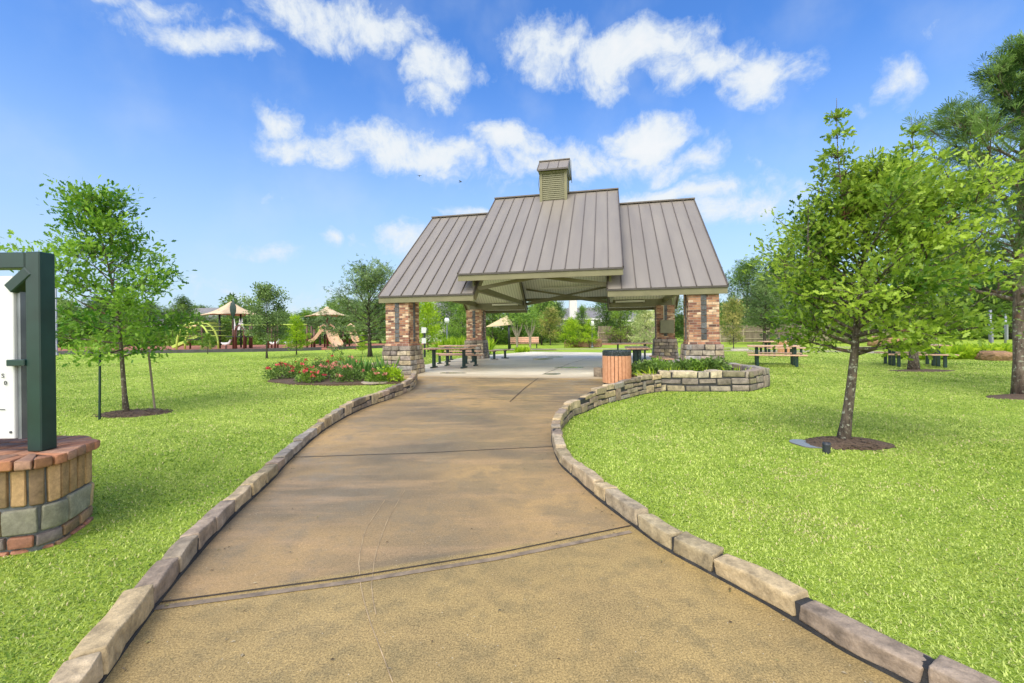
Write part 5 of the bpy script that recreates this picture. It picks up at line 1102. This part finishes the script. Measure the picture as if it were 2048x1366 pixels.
# small sail behind the pavilion
t = thing('shade_canopy', 'small tan shade canopy on a black post seen through the pavilion', 'shade canopy', (0, 0, 0), 0, 'tan shade canopies'); d = 35.8; c = P3(1014, 631, d); e_ = P3(1000, 649, d).z; mb = MB()
Pn = [P3(972, 653, d), P3(1026, 648, d - .3), P3(1020, 646, d + 1.5), P3(1014, 631, d), P3(985, 648, d + 1.6)]
mb.add([Pn[0], Pn[1], Pn[2], Pn[3], Pn[4]] + [p_ - Vector((0, 0, .05)) for p_ in Pn], [(0, 1, 3), (1, 2, 3), (2, 4, 3), (4, 0, 3), (8, 6, 5), (8, 7, 6), (8, 9, 7), (8, 5, 9), (0, 5, 6, 1), (1, 6, 7, 2), (2, 7, 9, 4), (4, 9, 5, 0)]); mb.build('canopy', M['canopy'], t)
mb = MB(); x = at_(1018, d); mb.tube([(x, d, 0), (x, d, c.z - .4)], .10, 10); mb.build('post', M['black_metal'], t, smooth=True)
# climbing arches
t = thing('climbing_arches', 'lime green tubular climbing arches at the left of the playground', 'climbing frame')
for (xa, xb, dd) in ((353, 421, D0 - 1.2), (370, 437, D0 + .4)):
    mb = MB(); A_ = P3(xa, 698, dd); B2 = P3(xb, 697, dd); top = P3((xa + xb) / 2, 645, dd).z; mb.tube([(A_.x + (B2.x - A_.x) * (1 - math.cos(math.pi * f)) / 2, dd, max(0, top * math.sin(math.pi * f) ** .8)) for f in np.linspace(0, 1, 17)], .09, 8); mb.build('arch', M['play_green'], t, smooth=True)
mb = MB(); A_ = P3(353, 698, D0 - 1.2); 
for f in np.linspace(.14, .86, 10):
    x1 = A_.x + (P3(421, 698, D0 - 1.2).x - A_.x) * (1 - math.cos(math.pi * f)) / 2; z = P3(387, 645, D0).z * math.sin(math.pi * f) ** .8; mb.tube([(x1, D0 - 1.2, z), (x1 + .85, D0 + .4, z)], .04, 6)
mb.build('rungs', M['play_green'], t, smooth=True)
# tower with slide on the left
t = thing('play_tower', 'brown posted play tower with pointed panels and lime slide beneath the tall canopy', 'play structure')
for px, yt in ((466, 640), (472, 652), (488, 652), (491, 645), (479, 655)):
    p = P3(px, yt, D0); mb = MB(); dd = D0 - 1 + (px % 3); mb.tube([(p.x, dd, 0), (p.x, dd, p.z)], .09, 8); mb.build('post', M['play_brown'], t, smooth=True)
mb = MB(); A_ = P3(470, 698, D0 - 1.3); B2 = P3(488, 698, D0 - 1.3); mb.tube([(A_.x, A_.y, 0), (A_.x, A_.y, 1.7), (A_.x + .12, A_.y, 2.1), ((A_.x + B2.x) / 2, A_.y, 2.35), (B2.x - .12, A_.y, 2.1), (B2.x, A_.y, 1.7), (B2.x, A_.y, 0)], .08, 8); mb.build('entry_arch', M['play_brown'], t, smooth=True)
mb = MB()
for px in (468, 479, 484): p = P3(px, 637, D0); mb.add([(p.x - .22, D0, 1.9), (p.x + .22, D0, 1.9), (p.x, D0, p.z), (p.x - .22, D0 + .06, 1.9), (p.x + .22, D0 + .06, 1.9), (p.x, D0 + .06, p.z)], [(0, 1, 2), (5, 4, 3), (0, 3, 4, 1), (1, 4, 5, 2), (2, 5, 3, 0)])
mb.build('pointed_panel', M['play_white'], t)
p = P3(478, 690, D0); mb = MB(); mb.box((p.x, D0, 1.25), (1.6, 1.6, .1)); mb.build('deck', M['black_metal'], t)
mb = MB(); S0 = P3(398, 672, D0 + 1); S1 = P3(348, 694, D0 + 1)
for off in (-.25, .25): mb.beam((S0.x, S0.y + off, S0.z), (S1.x, S1.y + off, S1.z), .06, .28)
mb.beam((S0.x, S0.y, S0.z - .08), (S1.x, S1.y, S1.z - .08), .5, .06); mb.build('slide', M['play_green'], t)
mb = MB(); p = P3(392, 660, D0 + 1)
for dx in (-.6, .6): mb.tube([(p.x + dx, D0 + 1, 0), (p.x + dx, D0 + 1, 2.2)], .08, 8)
mb.build('post', M['play_brown'], t, smooth=True); mb = MB(); mb.box((p.x, D0 + 1, 1.0), (1.3, 1.2, .1)); mb.build('deck', M['black_metal'], t); mb = MB(); mb.tube([(p.x - .65, D0 + .4, 1.9), (p.x - .4, D0 + .4, 2.3), (p.x + .4, D0 + .4, 2.4), (p.x + .65, D0 + .4, 1.9)], .1, 8); mb.build('panel', M['play_tan'], t, smooth=True)
mb = MB(); p = P3(466, 618, D0 - .8); mb.lathe([(.0, -.75), (.2, -.6), (.31, -.2), (.31, .2), (.2, .6), (0, .75)], 10, (0, 0, 0)); lf_ = mb.build('leaf_ornament', M['green_metal'], t, smooth=True); lf_.scale = (1, .25, 1); lf_.location = (p.x, p.y, p.z)
mb = MB(); mb.tube([(p.x, p.y, 2.0), (p.x, p.y, P3(466, 602, D0).z)], .06, 6); mb.build('mast', M['green_metal'], t, smooth=True)
# overhead bars
t = thing('overhead_bars', 'row of brown posts with lime overhead bars behind the young oak', 'climbing frame')
for px, dd in ((536, 42), (543, 44.5), (550, 41.5), (555, 44.5), (601, 42), (614, 41.5), (623, 44.5)):
    p = P3(px, 652, dd); mb = MB(); mb.tube([(p.x, dd, 0), (p.x, dd, p.z)], .09, 8); mb.build('post', M['play_brown'], t, smooth=True)
mb = MB(); a, b = P3(482, 650, 43), P3(545, 650, 43); mb.tube([a, b], .06, 6); a, b = P3(548, 649, 42), P3(614, 649, 42); mb.tube([a, b], .06, 6); mb.build('top_rail', M['play_green'], t, smooth=True)
# slides structure
t = thing('play_structure', 'play structure with three tan slides and lime panels beneath the umbrella canopy', 'play structure')
for px in (622, 630, 638, 644, 671, 680, 687, 694): p = P3(px, 659, D0 + .3); mb = MB(); dd = D0 + .2 + (px % 3) * .7; mb.tube([(p.x, dd, 0), (p.x, dd, p.z)], .085, 8); mb.build('post', M['play_brown'], t, smooth=True)
a, b = P3(628, 676, D0), P3(700, 676, D0); mb = MB(); mb.box(((a.x + b.x) / 2, D0 + 1.2, 1.3), (b.x - a.x, 1.6, .12)); mb.build('deck', M['black_metal'], t)
mb = MB()
for px in (634, 651, 674, 690): p = P3(px, 667, D0); mb.box((p.x, D0 + .7, 1.75), (.42, .06, .85))
mb.build('panel', M['play_green'], t)
mb = MB(); p = P3(682, 667, D0); mb.box((p.x, D0 + .6, 1.75), (.55, .3, .85)); mb.build('barrel_panel', M['black_metal'], t)
def slide(x0, d0, x1, d1, z0=1.5, w=.6):
    mb = MB(); n = 9; pr_ = None
    for i in range(n):
        f = i / (n - 1); x = x0 + (x1 - x0) * f; y = d0 + (d1 - d0) * f; z = z0 * (1 - f) ** 1.0 + .16 + .12 * math.sin(f * 9); q = Vector((x, y, z))
        if pr_ is not None:
            dd = (q - pr_); sd2 = dd.cross(Vector((0, 0, 1))).normalized(); mb.beam(pr_, q, w, .05); mb.beam(pr_ + sd2 * w / 2 + Vector((0, 0, .12)), q + sd2 * w / 2 + Vector((0, 0, .12)), .05, .3); mb.beam(pr_ - sd2 * w / 2 + Vector((0, 0, .12)), q - sd2 * w / 2 + Vector((0, 0, .12)), .05, .3)
        pr_ = q
    mb.build('slide', M['play_tan'], t)
slide(at_(645, D0), D0 + .3, at_(612, D0), D0 - .4); slide(at_(659, D0), D0 + .1, at_(674, 41), 41.2, 1.6, .9); slide(at_(699, D0), D0 + .3, at_(722, D0), D0 - .4)
mb = MB()
for px in (646, 659, 700):
    p = P3(px, 661, D0); mb.tube([(p.x - .35, D0 + .2, 1.4), (p.x - .35, D0 + .2, 2.1), (p.x, D0 + .2, 2.35), (p.x + .35, D0 + .2, 2.1), (p.x + .35, D0 + .2, 1.4)], .11, 8)
mb.build('slide_hood', M['play_tan'], t, smooth=True)
# spring riders
for px, lab in ((577, 'pale spring rider between the cypress and the overhead bars'), (549, 'pale spring rider at the left posts of the overhead bars'), (452, 'pale spring rider near the climbing arches')):
    d = 43.2; x = at_(px, d); t = thing('spring_rider', lab, 'spring rider', (x, d, .05), 0, 'spring riders'); mb = MB(); mb.tube([(.1 * math.cos(a * 1.2), .1 * math.sin(a * 1.2), a * .02) for a in range(22)], .02, 5); mb.build('spring', M['black_metal'], t)
    mb = MB(); mb.tube([(-.5, 0, .62), (-.3, 0, .50), (0, 0, .48), (.3, 0, .55), (.45, 0, .85), (.55, 0, .9)], [.04, .13, .16, .13, .1, .05], 8); mb.build('body', M['play_white'], t, smooth=True)
# orange canopy far left
t = thing('orange_shelter', 'small red-orange roofed play shelter seen beside the sign post', 'play shelter', (at_(38, 40), 40, 0)); z = P3(38, 628, 40).z; mb = MB(); mb.box((0, 0, z - .2), (3.4, 2.5, .42)); mb.build('roof', M['orange_roof'], t, bevel=.05)
for dx in (-1.4, -.1, 1.4): mb = MB(); mb.tube([(dx, -.8, 0), (dx, -.8, z - .3)], .08, 8); mb.build('post', M['yellow'] if dx < 0 else M['black_metal'], t, smooth=True)
lamp('lamp post behind the left sapling near the playground border', 113, 33, 560)

# ------------------------------------------------------------------ grass blades
rng = np.random.default_rng(11)
def scatter_grass():
    n = 1020000
    # depth distribution: density per area falls with distance
    u = rng.uniform(0, 1, n); a, b, g_ = 1.25, 34.0, .42
    d = (a ** g_ + u * (b ** g_ - a ** g_)) ** (1 / g_)
    x = rng.uniform(-1.32, 1.32, n) * d * np.where(rng.uniform(0, 1, n) < .12, 1.6, 1); y = d
    xa = np.interp(y, PL.P[np.argsort(PL.P[:, 1]), 1], PL.P[np.argsort(PL.P[:, 1]), 0]); o = np.argsort(PR.P[:, 1]); xb = np.interp(y, PR.P[o, 1], PR.P[o, 0])
    k = ((x < xa - .105) | (x > xb + .11))
    k &= ~((y > 9.85) & (x > 0) & (x < np.interp(y, [9.8, 9.9, 10.8, 12.7, 13], [5.3, 5.45, 6.45, 6.3, 6.3])))
    # rotated frame of the pavilion
    ax = (x - CX) * ca_ + (y - CY) * sa_; bx = -(x - CX) * sa_ + (y - CY) * ca_; k &= ~((np.abs(ax) < 5.75) & (bx > -5.3) & (bx < 10))
    # rose bed
    bp = np.array([(p[0], p[1]) for p in bedp]); inside = np.zeros(n, bool); j = len(bp) - 1
    for i in range(len(bp)):
        c_ = ((bp[i, 1] > y) != (bp[j, 1] > y)) & (x < (bp[j, 0] - bp[i, 0]) * (y - bp[i, 1]) / (bp[j, 1] - bp[i, 1] + 1e-9) + bp[i, 0]); inside ^= c_; j = i
    k &= ~inside
    k &= ~((y > 2.60) & (y < 3.34) & (x > -4.7) & (x < np.interp(y, [2.6, 2.67, 2.72, 2.82, 3.19, 3.3, 3.34], [-3.9, -3.12, -2.94, -2.87, -2.98, -3.25, -3.3])))
    k &= rng.uniform(0, 1, n) > np.clip((d - 16) / 18, 0, 1)
    for (ex, ey, rx, ry) in EXC: k &= ((x - ex) / rx) ** 2 + ((y - ey) / ry) ** 2 > rng.uniform(.75, 1.1, n)
    k &= ((x - gr(1597, 893, .05).x - .05) / .16) ** 2 + ((y - gr(1597, 893, .05).y) / .24) ** 2 > 1
    x, y, d = x[k], y[k], d[k]; n = len(x)
    z = .075 * (1 - np.clip((y - 4.2) / 3.3, 0, 1) ** 2 * (3 - 2 * np.clip((y - 4.2) / 3.3, 0, 1))) - .012
    dist = np.minimum(np.abs(x - np.interp(y, PL.P[np.argsort(PL.P[:, 1]), 1], PL.P[np.argsort(PL.P[:, 1]), 0])), np.abs(x - np.interp(y, PR.P[o, 1], PR.P[o, 0]))); q_ = np.clip((dist - .3) / 1.7, 0, 1); z = z + .018 * np.sin(x * .9 + 1.3) * np.sin(y * .7) * q_ * q_ * (3 - 2 * q_)
    L_ = rng.uniform(.014, .036, n) * (d / 3) ** .25; w_ = rng.uniform(.0026, .0048, n) * np.maximum(.8, (d / 3)) ** .72
    az_ = rng.uniform(0, 6.283, n); bend = rng.uniform(.25, 1.3, n); dx, dy = np.cos(az_), np.sin(az_); hx, hy = -dy, dx
    # patchy tone over the lawn
    pt = .5 + .16 * np.sin(x * 1.7 + 2 * np.sin(y * .9)) * np.sin(y * 1.3 + 1.5 * np.sin(x * 1.1)) + .12 * np.sin(x * 6.1 + y * 3.3) * np.sin(y * 5.2 - x * 2.1) + .10 * np.sin(x * 17 + 3 * np.sin(y * 11)) * np.sin(y * 15)
    tone = np.clip(pt + rng.normal(0, .26, n) + .12 * np.sin(x * .6 + 1) * np.sin(y * .5), 0, 1); pn = np.sin(x * 2.3 + 1.1 + np.sin(y * 1.7)) * np.sin(y * 2.9 + x) + .6 * np.sin(x * 5.1 + 2 * np.sin(y * 4.3)) * np.sin(y * 6.7 + 1.3 * x) + .4 * np.sin(x * 13 + y * 3) * np.sin(y * 12 - x * 4); dry = .05 + .30 * np.clip(pn * .9 - .45, 0, 1) * (.5 + 1.2 * ((x > 1.5) & (y < 6)))
    straw = np.clip((rng.uniform(0, 1, n) < dry) * rng.uniform(.4, 1, n), 0, 1)
    V = np.empty((n, 5, 3)); m1 = .55
    V[:, 0] = np.column_stack([x - hx * w_, y - hy * w_, z]); V[:, 1] = np.column_stack([x + hx * w_, y + hy * w_, z])
    V[:, 2] = np.column_stack([x + dx * L_ * .3 * bend + hx * w_ * .85, y + dy * L_ * .3 * bend + hy * w_ * .85, z + L_ * .6]); V[:, 3] = np.column_stack([x + dx * L_ * .3 * bend - hx * w_ * .85, y + dy * L_ * .3 * bend - hy * w_ * .85, z + L_ * .6])
    V[:, 4] = np.column_stack([x + dx * L_ * .9 * bend, y + dy * L_ * .9 * bend, z + L_ * (1 - .25 * bend)])
    T = (np.array([(0, 1, 2), (0, 2, 3), (3, 2, 4)])[None] + (np.arange(n) * 5)[:, None, None]).reshape(-1, 3); tn = np.repeat(np.column_stack([tone, straw]), 5, 0)
    o_ = link('grass', npmesh('grass', V.reshape(-1, 3), T, M['blade'], tone=tn)); tag(o_, 'short bright green lawn grass on both sides of the walk', 'grass', None, 'stuff')
scatter_grass()
# loose mulch chips in the rings
for (ex, ey, rx, ry) in EXC[:1] + EXC[3:4]:
    mb = MB(); r = random.Random(int(ex * 10))
    for i in range(420):
        a = r.uniform(0, 6.28); f = math.sqrt(r.uniform(0, 1)) * 1.08; k = r.uniform(.3, 1.6); mb.box((ex + rx * f * math.cos(a), ey + ry * f * math.sin(a), .07 * (1 - f * f) + .068 if ex > 0 else .05 * (1 - f * f) + .01), (r.uniform(.015, .05), r.uniform(.006, .014), .006), r.uniform(0, 3.1), (.11 * k, .075 * k, .05 * k))
    tag(mb.build('mulch_chips', M['stone'], None, vc=True), 'loose bark chips scattered ' + ('round the nearest oak' if ex > 0 else 'under the staked sapling'), 'mulch', None, 'stuff')
mb = MB(); r = random.Random(4)
for i in range(220):
    y = 1.6 + 9 * r.random() ** 1.6; e_ = r.random(); x = xl(y) + .05 + r.random() ** 2 * .5 if e_ < .4 else (xr(y) - .05 - r.random() ** 2 * .4 if e_ < .7 else xl(y) + r.random() * (xr(y) - xl(y))); a = r.uniform(0, 6.3); l_ = r.uniform(.004, .013); w_ = l_ * r.uniform(.2, .6); k = r.uniform(.5, 1.4); dx, dy = math.cos(a), math.sin(a); z_ = .006 + pz(y)
    mb.add([(x - dx * l_, y - dy * l_, z_), (x + dy * w_, y - dx * w_, z_ + .004), (x + dx * l_, y + dy * l_, z_ + .001), (x - dy * w_, y + dx * w_, z_ + .003)], [(0, 1, 2, 3)], r.choice(((.14 * k, .09 * k, .04 * k), (.22 * k, .2 * k, .07 * k), (.30 * k, .25 * k, .16 * k))))
tag(mb.build('leaf_litter', M['stone'], None, vc=True), 'tiny dry leaf bits and grit scattered on the concrete walk', 'leaf litter', None, 'stuff')
print('objects', len(bpy.data.objects))
